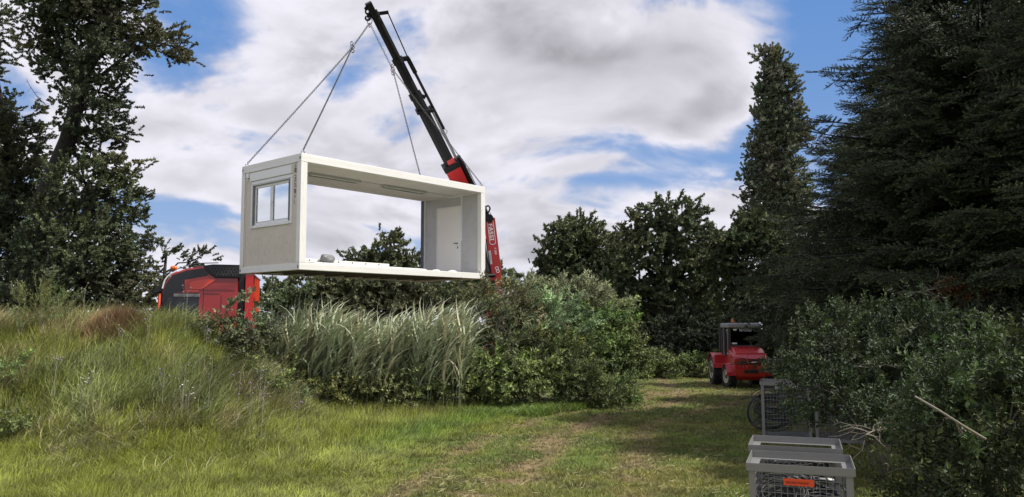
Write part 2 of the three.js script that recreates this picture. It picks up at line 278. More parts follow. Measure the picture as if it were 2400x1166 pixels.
leafy({ name: 'aspen_tree', label: 'lower leafy tree between the leaning tree and the truck cab', category: 'tree', group: 'broadleaf trees left of the truck', seed: 103, base: groundAt(190, 21), trunk: [at(190, 660, 21), at(200, 540, 21), at(210, 430, 21)],
  lobes: lobesOf(21, [[200, 430, 80, 50], [280, 400, 38, 35], [265, 470, 70, 50], [170, 500, 90, 60, .6], [290, 550, 65, 50], [200, 580, 100, 60, -.6], [110, 590, 80, 60], [280, 630, 75, 50], [180, 665, 120, 60, -.4], [80, 680, 80, 60], [300, 690, 60, 45], [240, 720, 80, 40]]),
  geos: tsprigs, material: LEAF.gloss, color: green([.06, .074, .032], [.11, .128, .06]), clumps: 4.8, per: 9, clumpR: .23, scale: .9, wind: WIND, limbR: .05, trunkR: .2, bark: M.barkDark, inner: .3 });
leafy({ name: 'aspen_tree', label: 'small sparse tree standing behind the truck cab', category: 'tree', seed: 104, base: groundAt(385, 27), trunk: [at(385, 700, 27), at(385, 640, 27), at(390, 590, 27)],
  lobes: lobesOf(27, [[385, 590, 30, 22], [370, 640, 35, 35], [420, 630, 35, 28], [465, 605, 22, 18], [350, 680, 30, 40], [400, 690, 50, 35]]),
  geos: tsprigs, material: LEAF.gloss, color: green([.055, .07, .032], [.09, .11, .052]), clumps: 3, per: 6, clumpR: .2, scale: .9, wind: WIND, limbR: .035, trunkR: .1, inner: .2 });
const midGreen = green([.075, .094, .04], [.13, .155, .07]);
const fsprigs = [sprig(21, { n: 34, len: .48, leafL: .12, leafW: .094, pale: [1.8, 1.8, 1.6], paleShare: .14 }), sprig(22, { n: 36, len: .42, leafL: .115, leafW: .09, pale: [1.8, 1.8, 1.6], paleShare: .12 })];
function midTree(label, seed, d, base, trunk, lobes, color = midGreen, extra = {}) { return leafy({ name: 'oak_tree', label, category: 'tree', group: 'trees along the far field edge', seed, base: groundAt(base, d), trunk: trunk.map(([x, y]) => at(x, y, d)), lobes: lobesOf(d, lobes), geos: fsprigs, material: LEAF.gloss, color, clumps: 2.1, per: 9, clumpR: .4, scale: 1, wind: V(.3, .05, 0), limbR: .09, trunkR: .28, bark: M.barkDark, inner: .3, ...extra }); }
midTree('far tree seen through the open container', 111, 44, 915, [[915, 700], [912, 620]], [[905, 580, 38, 32], [880, 620, 50, 30], [930, 615, 48, 35], [850, 610, 22, 22], [968, 635, 30, 30], [900, 660, 80, 35], [975, 665, 45, 30], [830, 665, 40, 30], [790, 690, 60, 30], [700, 680, 70, 28], [640, 700, 40, 22]]);
midTree('far dark shrub tree just right of the red crane arm', 112, 40, 1165, [[1165, 690], [1170, 650]], [[1180, 640, 26, 22], [1160, 665, 45, 25], [1100, 672, 45, 25], [1130, 690, 90, 25], [1020, 690, 70, 25]]);
midTree('round tree at the left end of the far field row', 113, 42, 1350, [[1350, 720], [1352, 600]], [[1355, 545, 45, 35], [1305, 560, 35, 35], [1390, 570, 40, 35], [1290, 610, 38, 45], [1350, 610, 70, 50], [1415, 600, 30, 40], [1300, 660, 60, 45], [1380, 660, 70, 50], [1430, 640, 30, 40], [1350, 710, 110, 40]]);
midTree('tallest rounded tree of the far row, with branches showing through its crown', 114, 37, 1570, [[1568, 760], [1565, 680], [1560, 590]], [[1535, 495, 30, 28], [1555, 530, 60, 40], [1600, 515, 45, 32], [1500, 555, 50, 40], [1620, 560, 60, 45], [1470, 600, 40, 45], [1550, 600, 80, 45], [1660, 600, 40, 45], [1480, 660, 50, 40], [1600, 650, 70, 45], [1520, 700, 55, 35], [1650, 680, 55, 50], [1450, 700, 40, 45]], midGreen, { limbR: .12, trunkR: .3, clumps: 1.7 });
midTree('leafy tree between the rounded tree and the tall poplar', 115, 34, 1735, [[1735, 760], [1735, 640]], [[1710, 555, 40, 32], [1760, 545, 45, 38], [1800, 540, 40, 45], [1700, 610, 50, 45], [1770, 610, 60, 50], [1830, 620, 50, 60], [1720, 680, 60, 50], [1800, 690, 70, 60], [1700, 740, 60, 45], [1780, 750, 70, 50], [1860, 720, 50, 70]], green([.05, .068, .024], [.10, .126, .046]));
leafy({ name: 'poplar_tree', label: 'tall narrow columnar poplar rising left of the spruces', category: 'tree', seed: 116, base: groundAt(1815, 48), trunk: [at(1815, 640, 48), at(1815, 430, 48), at(1812, 260, 48), at(1806, 130, 48)],
  lobes: lobesOf(48, [[1803, 135, 20, 26], [1815, 165, 36, 30], [1795, 190, 30, 32], [1832, 215, 30, 34], [1800, 240, 34, 34], [1845, 265, 26, 34], [1785, 290, 30, 32], [1825, 300, 36, 38], [1862, 310, 26, 32], [1782, 345, 32, 32], [1840, 355, 36, 40], [1800, 390, 42, 36], [1772, 420, 28, 32], [1850, 410, 36, 42], [1815, 445, 48, 42], [1775, 470, 28, 34], [1860, 470, 36, 42], [1810, 510, 56, 40], [1850, 545, 46, 50], [1790, 560, 50, 46]], .9, .98),
  geos: [sprig(31, { n: 28, len: .5, leafL: .125, leafW: .105, pale: [2.2, 2.2, 2.1], paleShare: .16 }), sprig(32, { n: 26, len: .52, leafL: .125, leafW: .105, pale: [2.2, 2.2, 2.1], paleShare: .12 })], material: LEAF.gloss, color: green([.115, .13, .082], [.19, .21, .14]), clumps: 3.1, per: 9, clumpR: .3, scale: .95, wind: V(.5, .3, 0), limbR: .12, trunkR: .4, bark: M.twig, inner: .3 });
// far trees that close the field behind the hedge
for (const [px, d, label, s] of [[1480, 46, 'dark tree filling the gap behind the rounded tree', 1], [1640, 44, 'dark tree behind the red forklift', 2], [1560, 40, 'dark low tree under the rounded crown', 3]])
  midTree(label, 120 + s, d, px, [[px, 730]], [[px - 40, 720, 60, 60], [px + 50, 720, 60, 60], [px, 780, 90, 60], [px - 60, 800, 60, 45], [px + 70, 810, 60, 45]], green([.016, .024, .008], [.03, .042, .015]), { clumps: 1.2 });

midTree('low dark thicket behind the reeds under the container', 118, 31, 860, [[860, 720]], [[720, 705, 45, 26], [770, 690, 50, 28], [840, 690, 55, 30], [910, 688, 60, 30], [980, 692, 50, 28], [880, 725, 110, 30], [1030, 715, 50, 25], [690, 730, 60, 25]], midGreen, { name: 'thicket', category: 'bush', clumps: 3 });
// spruces
function spray(seed) {
  const r = rngOf(seed), R = ribbons();
  const brush = (p0, p1, t0, t1) => {
    const d = p1.clone().sub(p0), L = d.length(); d.normalize(); const n = Math.ceil(L / .022), k0 = .75 + .4 * r();
    for (let i = 0; i < n; i++) for (let m = 0; m < 2; m++) {
      const t = (i + r()) / n, p = p0.clone().addScaledVector(d, L * t), o = rv(r); o.addScaledVector(d, -o.dot(d)).normalize(); const e = o.clone().multiplyScalar(.8).addScaledVector(d, .75).normalize(), s = new THREE.Vector3().crossVectors(d, o);
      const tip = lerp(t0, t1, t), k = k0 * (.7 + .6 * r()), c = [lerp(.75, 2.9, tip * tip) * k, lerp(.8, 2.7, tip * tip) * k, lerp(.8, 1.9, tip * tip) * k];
      R.tri(p.clone().addScaledVector(s, -.011), p.clone().addScaledVector(s, .011), p.clone().addScaledVector(e, .05), c);
    }
    R.blade(p0, d, d, L, .016, [.8, .6, .45], 1);
  };
  brush(V(0, 0, 0), V(0, 1, 0), .1, 1);
  for (let i = 0; i < 9; i++) { const t = .06 + i * .1, s = i % 2 ? 1 : -1, l = (.5 - .36 * t) * (.8 + .4 * r()); brush(V(0, t, 0), V(s * l * .8, t + l * .62, (r() - .5) * .12 - .05), .2 + .3 * t, .9); if (r() < .8) brush(V(0, t + .04, 0), V(-s * l * .7, t + .04 + l * .6, (r() - .5) * .12 - .05), .2 + .3 * t, .9); }
  return R.geo();
}
const sprays = [spray(41), spray(42), spray(43)];
const needleMat = leafMat(.6);
function spruce(label, seed, x, z, H, R, o = {}) {
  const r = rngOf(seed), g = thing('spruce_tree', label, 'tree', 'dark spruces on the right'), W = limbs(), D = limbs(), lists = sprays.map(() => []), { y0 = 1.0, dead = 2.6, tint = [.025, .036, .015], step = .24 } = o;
  W.add([V(x, 0, z), V(x + .05, H * .4, z), V(x, H * .75, z), V(x, H, z)], .03 * H * .75, .03, 9);
  for (let y = y0; y < H - .3; y += step * (.7 + .6 * r())) {
    const f = 1 - y / H, prof = Math.pow(f, .92) * (y < dead ? .82 + .12 * r() : 1), nb = Math.round(lerp(5, 11, f)), a0 = r() * 6.28;
    for (let b = 0; b < nb; b++) {
      const az = a0 + b / nb * 6.28 + (r() - .5) * .5, L = R * prof * (.72 + .45 * r()) + .25, ca = Math.cos(az), sa = Math.sin(az), droop = lerp(.05, .34, f) * (.7 + .6 * r());
      const P = (s) => V(x + ca * L * s, y + L * (.1 * s - droop * s * s + .17 * s * s * s), z + sa * L * s), pts = []; for (let i = 0; i <= 6; i++) pts.push(P(i / 6));
      W.add(pts, .014 + .012 * L, .006, 4);
      const isDead = y < dead && r() < .55;
      if (isDead) { for (let i = 0; i < 7; i++) { const s = .25 + .75 * r(), p = P(s), e = p.clone().add(rv(r).multiplyScalar(.25 + .5 * r())); e.y -= .12; D.add(bend(p, e, .05, r, 4, .15), .009, .003, 3); } continue; }
      const n = Math.ceil(L * 7);
      for (let i = 0; i <= n; i++) {
        const s = .2 + .8 * i / n, p = P(s), tan = P(Math.min(1, s + .02)).sub(P(s - .02)).normalize(), size = clamp(.42 + .36 * (1 - s) * L * .6, .36, .95) * (.75 + .5 * r());
        const hang = i < n && r() < .3, sd = i === n ? 0 : (i % 2 ? 1 : -1) * (.55 + .5 * r()), dir = tan.clone().applyAxisAngle(UPV, sd); dir.y -= hang ? .9 : .12 + .22 * r(); dir.normalize();
        const k = .75 + .5 * r();
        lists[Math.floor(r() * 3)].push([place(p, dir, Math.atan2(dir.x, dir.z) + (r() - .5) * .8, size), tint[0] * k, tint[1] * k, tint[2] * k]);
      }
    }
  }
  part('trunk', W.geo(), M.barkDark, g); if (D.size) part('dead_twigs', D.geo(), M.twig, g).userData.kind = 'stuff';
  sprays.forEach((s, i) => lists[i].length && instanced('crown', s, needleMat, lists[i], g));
  return g;
}
spruce('large dark spruce filling the upper right, beside the track', 201, 9.4, -15.2, 12.4, 5.1);
spruce('spruce at the right frame edge in front of the large one', 202, 9.6, -11.6, 12, 3.3, { y0: 1.4 });
spruce('shorter spruce behind the large one, next to the poplar', 203, 9.3, -20.2, 7.6, 3.6);
spruce('spruce in deep shade farther back on the right', 204, 13.4, -25.4, 13, 4.4);

// ---------------------------------------------------------------- shrubs of the hedge
const bsprigs = [sprig(61, { n: 14, len: .3, leafL: .08, leafW: .05, angle: 1.0, pale: [1.9, 1.8, 1.4], paleShare: .12 }), sprig(62, { n: 12, len: .36, leafL: .085, leafW: .048, angle: 1.0, pale: [1.9, 1.8, 1.4], paleShare: .12 })];
const wsprigs = [sprig(51, { n: 18, len: .34, leafL: .095, leafW: .026, angle: .6, pale: [2.6, 2.5, 2.6], paleShare: .16 }), sprig(52, { n: 16, len: .3, leafL: .09, leafW: .028, angle: .7, pale: [2.6, 2.5, 2.6], paleShare: .22 })];
const shrubs = 'shrubs of the hedge below the container';
leafy({ name: 'willow_shrub', label: 'silvery willow shrub forming the top right of the hedge', category: 'shrub', group: shrubs, seed: 301, base: groundAt(1330, 20.5), lobes: lobesOf(20.5, [[1240, 712, 80, 36], [1330, 702, 85, 38], [1405, 735, 55, 40], [1290, 765, 100, 50, -.8], [1230, 790, 60, 60, -1], [1360, 800, 80, 60, .3], [1300, 840, 90, 60, .2], [1250, 850, 70, 60, -.2]]), geos: wsprigs, material: LEAF.soft, color: green([.12, .15, .07], [.24, .275, .145]), clumps: 6, per: 10, clumpR: .22, scale: 1, wind: V(.5, .1, .1), limbR: .025, inner: .22, crownName: 'foliage', bark: M.twig, low: .5 });
leafy({ name: 'dogwood_shrub', label: 'fresh green shrub at the right end of the hedge by the track', category: 'shrub', group: shrubs, seed: 307, base: groundAt(1430, 20), lobes: lobesOf(20, [[1420, 775, 55, 45], [1455, 830, 50, 55], [1400, 830, 70, 50, -.4], [1460, 890, 45, 45, -.2], [1410, 895, 70, 42, -.6], [1485, 860, 22, 40]]), geos: bsprigs, material: LEAF.soft, color: green([.075, .115, .026], [.15, .205, .052]), clumps: 6.5, per: 9, clumpR: .22, scale: .95, wind: V(.4, .1, .1), limbR: .02, inner: .22, crownName: 'foliage', bark: M.twig, low: .5 });
leafy({ name: 'dogwood_shrub', label: 'dark green shrub in front of the silvery willow', category: 'shrub', group: shrubs, seed: 308, base: groundAt(1310, 19), lobes: lobesOf(19, [[1270, 840, 70, 50], [1330, 850, 70, 50], [1250, 895, 80, 40, -.3], [1340, 905, 85, 36, -.3], [1420, 922, 60, 24, -.1]]), geos: wsprigs, material: LEAF.soft, color: green([.06, .085, .025], [.14, .17, .06]), clumps: 6.5, per: 9, clumpR: .22, scale: 1, wind: V(.4, .1, .1), limbR: .02, inner: .22, crownName: 'foliage', bark: M.twig, low: .5 });
leafy({ name: 'willow_shrub', label: 'dark olive shrub right of the reeds, with bare twigs', category: 'shrub', group: shrubs, seed: 302, base: groundAt(1140, 19.6), lobes: lobesOf(19.6, [[1110, 715, 55, 32], [1170, 705, 60, 35], [1130, 765, 70, 50, -.6], [1200, 760, 60, 50, -.2], [1120, 820, 60, 45, -.6], [1190, 830, 70, 55, -.9]]), geos: wsprigs, material: LEAF.soft, color: green([.065, .07, .032], [.13, .14, .068]), clumps: 5, per: 9, clumpR: .24, scale: 1, wind: V(.4, .1, .1), limbR: .025, inner: .25, crownName: 'foliage', bark: M.twig, twigs: .6, low: .5 });
const brambles = [['low yellow-green bramble under the dark reed stems', 303, 18.2, 950, [[850, 905, 80, 30], [930, 905, 80, 32, -.3], [1010, 900, 80, 34], [900, 932, 90, 25, -.6], [990, 935, 80, 24, -.5], [820, 935, 60, 24, -.3]]],
  ['bramble between the reeds and the willow shrub', 304, 18.6, 1140, [[1080, 880, 70, 36], [1150, 875, 80, 45, -.2], [1110, 915, 80, 40, -.4], [1210, 900, 80, 50, -.4], [1180, 935, 70, 26, -.4]]],
  ['bramble at the left foot of the reeds by the tall grass', 305, 17.4, 720, [[680, 885, 55, 30], [750, 885, 60, 30, .3], [700, 915, 60, 25], [770, 920, 60, 25], [640, 855, 45, 30, .3], [590, 835, 50, 30, .2]]]];
for (const [label, seed, d, px, L] of brambles) leafy({ name: 'bramble_bush', label, category: 'bush', group: 'brambles along the foot of the hedge', seed, base: groundAt(px, d), lobes: lobesOf(d, L, 1, .9), geos: bsprigs, material: LEAF.soft, color: green([.11, .135, .035], [.20, .23, .078]), clumps: 7, per: 9, clumpR: .22, scale: 1, wind: V(.35, .1, .1), limbR: .012, inner: .22, crownName: 'foliage', bark: M.twig, low: .4 });
leafy({ name: 'bramble_bush', label: 'bramble with arching shoots in front of the truck cab', category: 'bush', seed: 306, base: groundAt(540, 15.2), lobes: lobesOf(15.2, [[460, 775, 40, 10], [520, 768, 45, 10], [590, 762, 35, 16], [500, 800, 70, 18, -.3], [590, 800, 50, 25], [430, 790, 25, 10], [540, 830, 80, 22, -.2], [625, 800, 30, 35, .4]], 1, .8), geos: bsprigs, material: LEAF.soft, color: green([.065, .085, .034], [.125, .15, .07]), clumps: 9, per: 7, clumpR: .12, scale: .85, wind: V(.35, .1, .1), limbR: .012, inner: .2, crownName: 'foliage', bark: M.stemPale, low: .4 });

const msprigs = [sprig(65, { n: 22, len: .5, leafL: .07, leafW: .02, angle: .7 })];
for (const [px, top, d, label, s] of [[45, 700, 14.2, 'tall feathery weed at the left frame edge on the mound', 1], [95, 690, 14.4, 'tall feathery weed second from the left frame edge on the mound', 2], [135, 690, 14.8, 'tall feathery weed just left of the rust brown patch', 3]])
  leafy({ name: 'mugwort', label, category: 'weed', group: 'feathery weeds on the mound', seed: 330 + s, base: groundAt(px, d), lobes: lobesOf(d, [[px, top + 10, 16, 16], [px - 8, top + 35, 22, 20], [px + 12, top + 55, 22, 20]]), geos: msprigs, material: LEAF.soft, color: green([.15, .19, .06], [.24, .28, .11]), clumps: 11, per: 4, clumpR: .1, scale: .6, wind: V(.3, .6, 0), limbR: .008, inner: .2, crownName: 'foliage', bark: M.stemPale, lift: .6 });
for (const [px, py, d, k, label, s] of [[8, 800, 13, 22, 'dark green nettle clump at the left frame edge on the bank', 1], [5, 910, 11.6, 20, 'dark green nettle clump lower down at the left frame edge', 2], [640, 930, 15.2, 40, 'leafy weeds at the right foot of the bank', 7], [590, 880, 14.6, 34, 'leafy weeds below the bramble at the end of the bank', 5]])
  leafy({ name: 'weed_clump', label, category: 'weed', group: 'weed clumps on the bank', seed: 340 + s, base: groundAt(px, d), lobes: [[groundAt(px, d).add(V(0, .22, 0)), V(k * d / 1825, .16, k * d / 1825)], [groundAt(px + k, d + .2).add(V(0, .16, 0)), V(k * d / 2200, .13, k * d / 2200)]], geos: bsprigs, material: LEAF.soft, color: green([.10, .14, .035], [.16, .2, .06]), clumps: 9, per: 5, clumpR: .12, scale: .75, wind: V(.2, .4, 0), limbR: .006, inner: .2, crownName: 'foliage', bark: M.stemPale, lift: .5 });
// right-hand shrubs
const esprigs = [sprig(71, { n: 16, len: .32, leafL: .06, leafW: .034, angle: .9 }), sprig(72, { n: 14, len: .26, leafL: .055, leafW: .034, angle: .9 })];
leafy({ name: 'shrub', label: 'broad small-leaved dark shrub overhanging the mesh crates', category: 'shrub', group: 'shrubs along the right side', seed: 311, base: groundAt(2060, 10.2), lobes: lobesOf(10.2, [[1970, 790, 70, 45], [2060, 765, 90, 45, .3], [2150, 770, 80, 50], [1920, 850, 70, 50, .6], [2010, 860, 90, 60, -.4], [2110, 860, 90, 70], [1900, 920, 60, 40, .2], [1980, 940, 80, 55, -.8], [2080, 960, 90, 60, -.6], [2180, 900, 80, 80], [2040, 1010, 70, 40, -1.2]]), geos: esprigs, material: LEAF.soft, color: green([.022, .04, .009], [.06, .092, .022]), clumps: 11, per: 10, clumpR: .14, scale: .9, wind: V(.15, .05, 0), limbR: .016, inner: .2, crownName: 'foliage', bark: M.twig, low: .7 });
leafy({ name: 'shrub', label: 'small pale shrub at the corner of the farthest crate', category: 'shrub', group: 'shrubs along the right side', seed: 312, base: groundAt(1850, 17), lobes: lobesOf(17, [[1860, 850, 40, 35], [1900, 820, 50, 45], [1870, 890, 40, 35], [1930, 780, 60, 60, 1.5], [1990, 760, 80, 70, 2]]), geos: esprigs, material: LEAF.soft, color: green([.06, .075, .03], [.12, .14, .065]), clumps: 6, per: 9, clumpR: .2, scale: 1.15, wind: V(.25, .1, 0), limbR: .016, inner: .2, crownName: 'foliage', bark: M.twig });
const nsprigs = [sprig(81, { n: 14, len: .34, leafL: .085, leafW: .036, angle: 1.0 }), sprig(82, { n: 12, len: .3, leafL: .09, leafW: .04, angle: .9 })];
leafy({ name: 'shrub', label: 'nettle-like undergrowth shrub in the lower right corner', category: 'shrub', group: 'shrubs along the right side', seed: 313, base: groundAt(2330, 7.4), lobes: lobesOf(7.4, [[2280, 900, 110, 70], [2390, 880, 90, 80], [2200, 1000, 90, 70], [2310, 1010, 110, 70], [2400, 1010, 90, 90], [2150, 1100, 80, 60], [2260, 1110, 100, 60], [2370, 1120, 100, 70], [2250, 1200, 130, 70], [2390, 800, 60, 50]]), geos: nsprigs, material: LEAF.soft, color: green([.026, .046, .010], [.088, .118, .03]), clumps: 15, per: 8, clumpR: .12, scale: .72, wind: V(.12, .15, 0), limbR: .012, inner: .2, crownName: 'foliage', bark: M.stemPale, lift: .35 });
leafy({ name: 'shrub', label: 'dark shrub below the spruce at the right frame edge', category: 'shrub', group: 'shrubs along the right side', seed: 314, base: groundAt(2330, 11.5), lobes: lobesOf(11.5, [[2250, 800, 90, 60], [2340, 790, 90, 70], [2420, 800, 80, 80], [2300, 870, 100, 60]]), geos: esprigs, material: LEAF.soft, color: green([.02, .036, .009], [.05, .074, .02]), clumps: 9, per: 9, clumpR: .15, scale: .95, wind: V(.15, .05, 0), limbR: .016, inner: .2, crownName: 'foliage', bark: M.twig });
// undergrowth round the forklift
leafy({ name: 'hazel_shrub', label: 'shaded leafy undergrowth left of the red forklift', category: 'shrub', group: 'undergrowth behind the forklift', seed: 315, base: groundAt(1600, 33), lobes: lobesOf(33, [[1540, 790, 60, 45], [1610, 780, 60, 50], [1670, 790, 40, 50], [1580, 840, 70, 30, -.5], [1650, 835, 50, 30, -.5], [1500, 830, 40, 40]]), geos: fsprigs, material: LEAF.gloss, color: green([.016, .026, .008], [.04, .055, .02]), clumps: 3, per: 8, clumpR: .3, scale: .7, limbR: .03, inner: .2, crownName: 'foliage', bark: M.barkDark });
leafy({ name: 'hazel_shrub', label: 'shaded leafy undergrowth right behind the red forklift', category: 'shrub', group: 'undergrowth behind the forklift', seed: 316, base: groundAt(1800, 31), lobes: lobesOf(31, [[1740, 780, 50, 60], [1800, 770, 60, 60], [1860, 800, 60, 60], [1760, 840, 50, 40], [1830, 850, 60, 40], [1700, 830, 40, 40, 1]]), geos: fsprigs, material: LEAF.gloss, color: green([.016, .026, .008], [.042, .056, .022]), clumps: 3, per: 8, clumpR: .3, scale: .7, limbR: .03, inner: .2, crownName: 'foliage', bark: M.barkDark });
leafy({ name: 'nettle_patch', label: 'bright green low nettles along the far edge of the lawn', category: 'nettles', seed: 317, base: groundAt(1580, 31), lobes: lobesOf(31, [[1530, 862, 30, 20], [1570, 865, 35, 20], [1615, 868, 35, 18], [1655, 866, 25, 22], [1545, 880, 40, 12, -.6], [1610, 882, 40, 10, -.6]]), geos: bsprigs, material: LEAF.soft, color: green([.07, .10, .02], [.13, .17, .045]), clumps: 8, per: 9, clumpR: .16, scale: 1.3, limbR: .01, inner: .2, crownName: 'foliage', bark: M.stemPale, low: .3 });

// ---------------------------------------------------------------- grasses
function tuft(seed, { n = 9, h = .08, w = .006, r0 = .04, lean = .5, wind = 0, seg = 3, tones = [[.8, .8, .8], [1.2, 1.2, 1.1]], straw = 0 }) {
  const r = rngOf(seed), R = ribbons();
  for (let i = 0; i < n; i++) {
    const a = r() * 6.28, p = V(Math.cos(a) * r0 * Math.sqrt(r()), -.01, Math.sin(a) * r0 * Math.sqrt(r())), az = r() * 6.28, l = lean * (.4 + r());
    const d0 = V(Math.cos(az) * l * .45 + wind * .15, 1, Math.sin(az) * l * .45).normalize(), d1 = V(Math.cos(az) * l * 1.2 + wind * (.8 + .8 * r()), .75 - l * .5 - wind * .25 * r(), Math.sin(az) * l * 1.2).normalize();
    const s = V(Math.cos(az + 1.57 + r()), 0, Math.sin(az + 1.57 + r())), k = r() < straw ? [1.7, 1.6, 1.9] : (() => { const t = r(); return tones[0].map((c, j) => lerp(c, tones[1][j], t)); })();
    R.blade(p, d0, d1, h * (.55 + .6 * r()), w * (.7 + .6 * r()), k, seg, s);
  }
  return R.geo();
}
{
  const r = rngOf(501), lawn = [[], []], mid = [[], [], []];
  const rho = (d) => 620 * Math.pow(9 / d, 1.6);
  const hedge = (x, z) => (z < -18.6 && x > -6 && x < edgeX(z) - .2) || (x < 2.5 && z < -20);
  const dz = .25;
  for (let d = 6.5; d < 34; d += dz) {
    const x0 = -.74 * d - 1, x1 = .5 * d + 1, n = Math.round((x1 - x0) * dz * rho(d));
    for (let i = 0; i < n; i++) {
      const x = lerp(x0, x1, r()), z = -(d + dz * r()), e = x - edgeX(z);
      if (hedge(x, z) || (z < -16.2 && x < -4.5)) continue;
      const y = height(x, z), p = fbm(x * .5 + 3, z * .5, 3), q = fbm(x * 1.7, z * 1.7 + 9, 3), b = bare(x, z), far = Math.pow(d / 9, .5);
      const uncut = sstep(.25, -.9, e + (q - .5) * 1.2);
      const k = (.62 + .8 * r()) * lerp(.78, 1.15, sstep(.38, .6, fbm(x * 2.3 + 40, z * 2.3, 3)));
      if (r() < uncut * .75) {
        // longer uncut grass: lush along the hedge, paler on the mound
        if (r() < .35) continue;
        const tall = sstep(.3, 1.5, mound(x, z)) * .9 + sstep(-11, -15, z) * .5, lush = sstep(.9, .1, Math.abs(e + 1.0)) * sstep(-11, -14, z), hgt = lerp(.8, 1.7, clamp(tall, 0, 1)) * (.7 + .6 * q) * lerp(.45, 1, sstep(-.1, -2.2, e));
        const dry = sstep(.5, .72, p + (q - .5) * .5) * (1 - lush * .8) * sstep(.3, .9, mound(x, z));
        const c = [lerp(lerp(.27, .19, lush), .29, dry), lerp(lerp(.30, .28, lush), .27, dry), lerp(lerp(.046, .036, lush), .075, dry)];
        const m = new THREE.Matrix4().compose(V(x, y, z), new THREE.Quaternion().setFromAxisAngle(UPV, (fbm(x * .8 + 11, z * .8, 2) - .5) * 3.4 + (r() - .5) * 2.4), V(far, hgt * (.7 + .6 * r()), far));
        mid[Math.floor(r() * 3)].push([m, c[0] * k, c[1] * k, c[2] * k]);
      } else {
        if (r() < b * .75) continue;
        const dry = clamp(b * .9 + sstep(.5, .75, p) * .4 + (r() < .12 ? .6 : 0), 0, 1);
        const gr = sstep(.5, .6, fbm(x * .9 + 70, z * .9, 3)), wornK = b * .8, c0 = [lerp(lerp(.185, .15, gr), .26, dry), lerp(lerp(.21, .21, gr), .225, dry), lerp(.028, .058, dry)], c = [lerp(c0[0], .21, wornK), lerp(c0[1], .15, wornK), lerp(c0[2], .078, wornK)];
        const m = new THREE.Matrix4().compose(V(x, y, z), new THREE.Quaternion().setFromAxisAngle(UPV, r() * 6.28), V(far, (.7 + .7 * r()) * lerp(1, .6, b) * lerp(1, 1.4, q), far));
        lawn[r() < .5 ? 0 : 1].push([m, c[0] * k, c[1] * k, c[2] * k]);
      }
    }
  }
  const lg = thing('lawn_grass', 'short mown grass of the track', 'grass'); lg.userData.kind = 'stuff';
  [tuft(1, { n: 10, h: .075, w: .007, r0: .06, lean: 1.0 }), tuft(2, { n: 9, h: .06, w: .007, r0: .06, lean: 1.4 })].forEach((g, i) => instanced('grass', g, LEAF.grass, lawn[i], lg));
  const mg = thing('meadow_grass', 'uncut grass leaning in the wind on the slope and verge', 'grass'); mg.userData.kind = 'stuff';
  [tuft(3, { n: 9, h: .27, w: .009, r0: .06, lean: .55, wind: .55, straw: .14 }), tuft(4, { n: 8, h: .33, w: .008, r0: .07, lean: .5, wind: .7, straw: .2 }), tuft(5, { n: 10, h: .22, w: .010, r0: .06, lean: .7, wind: .4, straw: .1 })].forEach((g, i) => instanced('grass', g, LEAF.grass, mid[i], mg));
}
{ // tall wind-bent grass on the mound's crest and face, with seed heads
  const r = rngOf(511), list = [[], []], rust = [[], []], weeds = [[], []];
  for (let i = 0; i < 13000; i++) {
    const x = lerp(-15, -3.0, r()), z = lerp(-17.3, -9.4, r()), m = mound(x, z) + (noise2(x * 1.3, z * 1.3) - .5) * .3; if (r() > sstep(-.1, .8, m)) continue;
    const n = fbm(x * .9, z * .9 + 4, 3), p = fbm(x * .45 + 30, z * .45, 3); if (n < .36) continue;
    const k = (.6 + .7 * r()) * lerp(.62, 1.2, sstep(.35, .62, fbm(x * 2.1 + 8, z * 2.1, 3))), dry = sstep(.46, .62, p + (noise2(x * 3, z * 3) - .5) * .25), c = [lerp(.20, .29, dry), lerp(.235, .26, dry), lerp(.075, .125, dry)];
    list[i % 2].push([new THREE.Matrix4().compose(V(x, height(x, z), z), new THREE.Quaternion().setFromAxisAngle(UPV, (fbm(x * .7, z * .7 + 31, 2) - .5) * 2.6 + (r() - .5) * 2.4), V(1, (.45 + .9 * n) * (.55 + .75 * r()) * lerp(.45, 1, sstep(0, .9, m)), 1)), c[0] * k, c[1] * k, c[2] * k]);
  }
  const tg = thing('tall_grass', 'tall pale grass bent by wind over the mound', 'grass'); tg.userData.kind = 'stuff';
  [tuft(6, { n: 11, h: .62, w: .010, r0: .11, lean: .75, wind: .7, seg: 4, straw: .4 }), tuft(7, { n: 10, h: .7, w: .010, r0: .12, lean: .9, wind: .8, seg: 4, straw: .5 })].forEach((g, i) => instanced('grass', g, LEAF.grass, list[i], tg));
  const c0 = at(275, 740, 14.6);
  for (let i = 0; i < 1900; i++) {
    const a = r() * 6.28, q = Math.sqrt(r()), x = c0.x + Math.cos(a) * q * .62, z = -14.5 + Math.sin(a) * q * .5, k = .75 + .5 * r(), hgt = (1 - q * q * .75) * (.75 + .4 * r());
    rust[i % 2].push([new THREE.Matrix4().compose(V(x, height(x, z), z), new THREE.Quaternion().setFromAxisAngle(UPV, (r() - .5) * 2), V(1, hgt, 1)), (.215 * k), .125 * k, .065 * k]);
  }
  const rg = thing('sorrel_patch', 'rust brown patch of seeding sorrel on top of the mound', 'sorrel'); rg.userData.kind = 'stuff';
  [tuft(8, { n: 14, h: .62, w: .007, r0: .07, lean: .3, wind: .25, seg: 4 }), tuft(9, { n: 14, h: .55, w: .008, r0: .07, lean: .4, wind: .3, seg: 4 })].forEach((g, i) => instanced('sorrel', g, LEAF.dull, rust[i], rg));
}
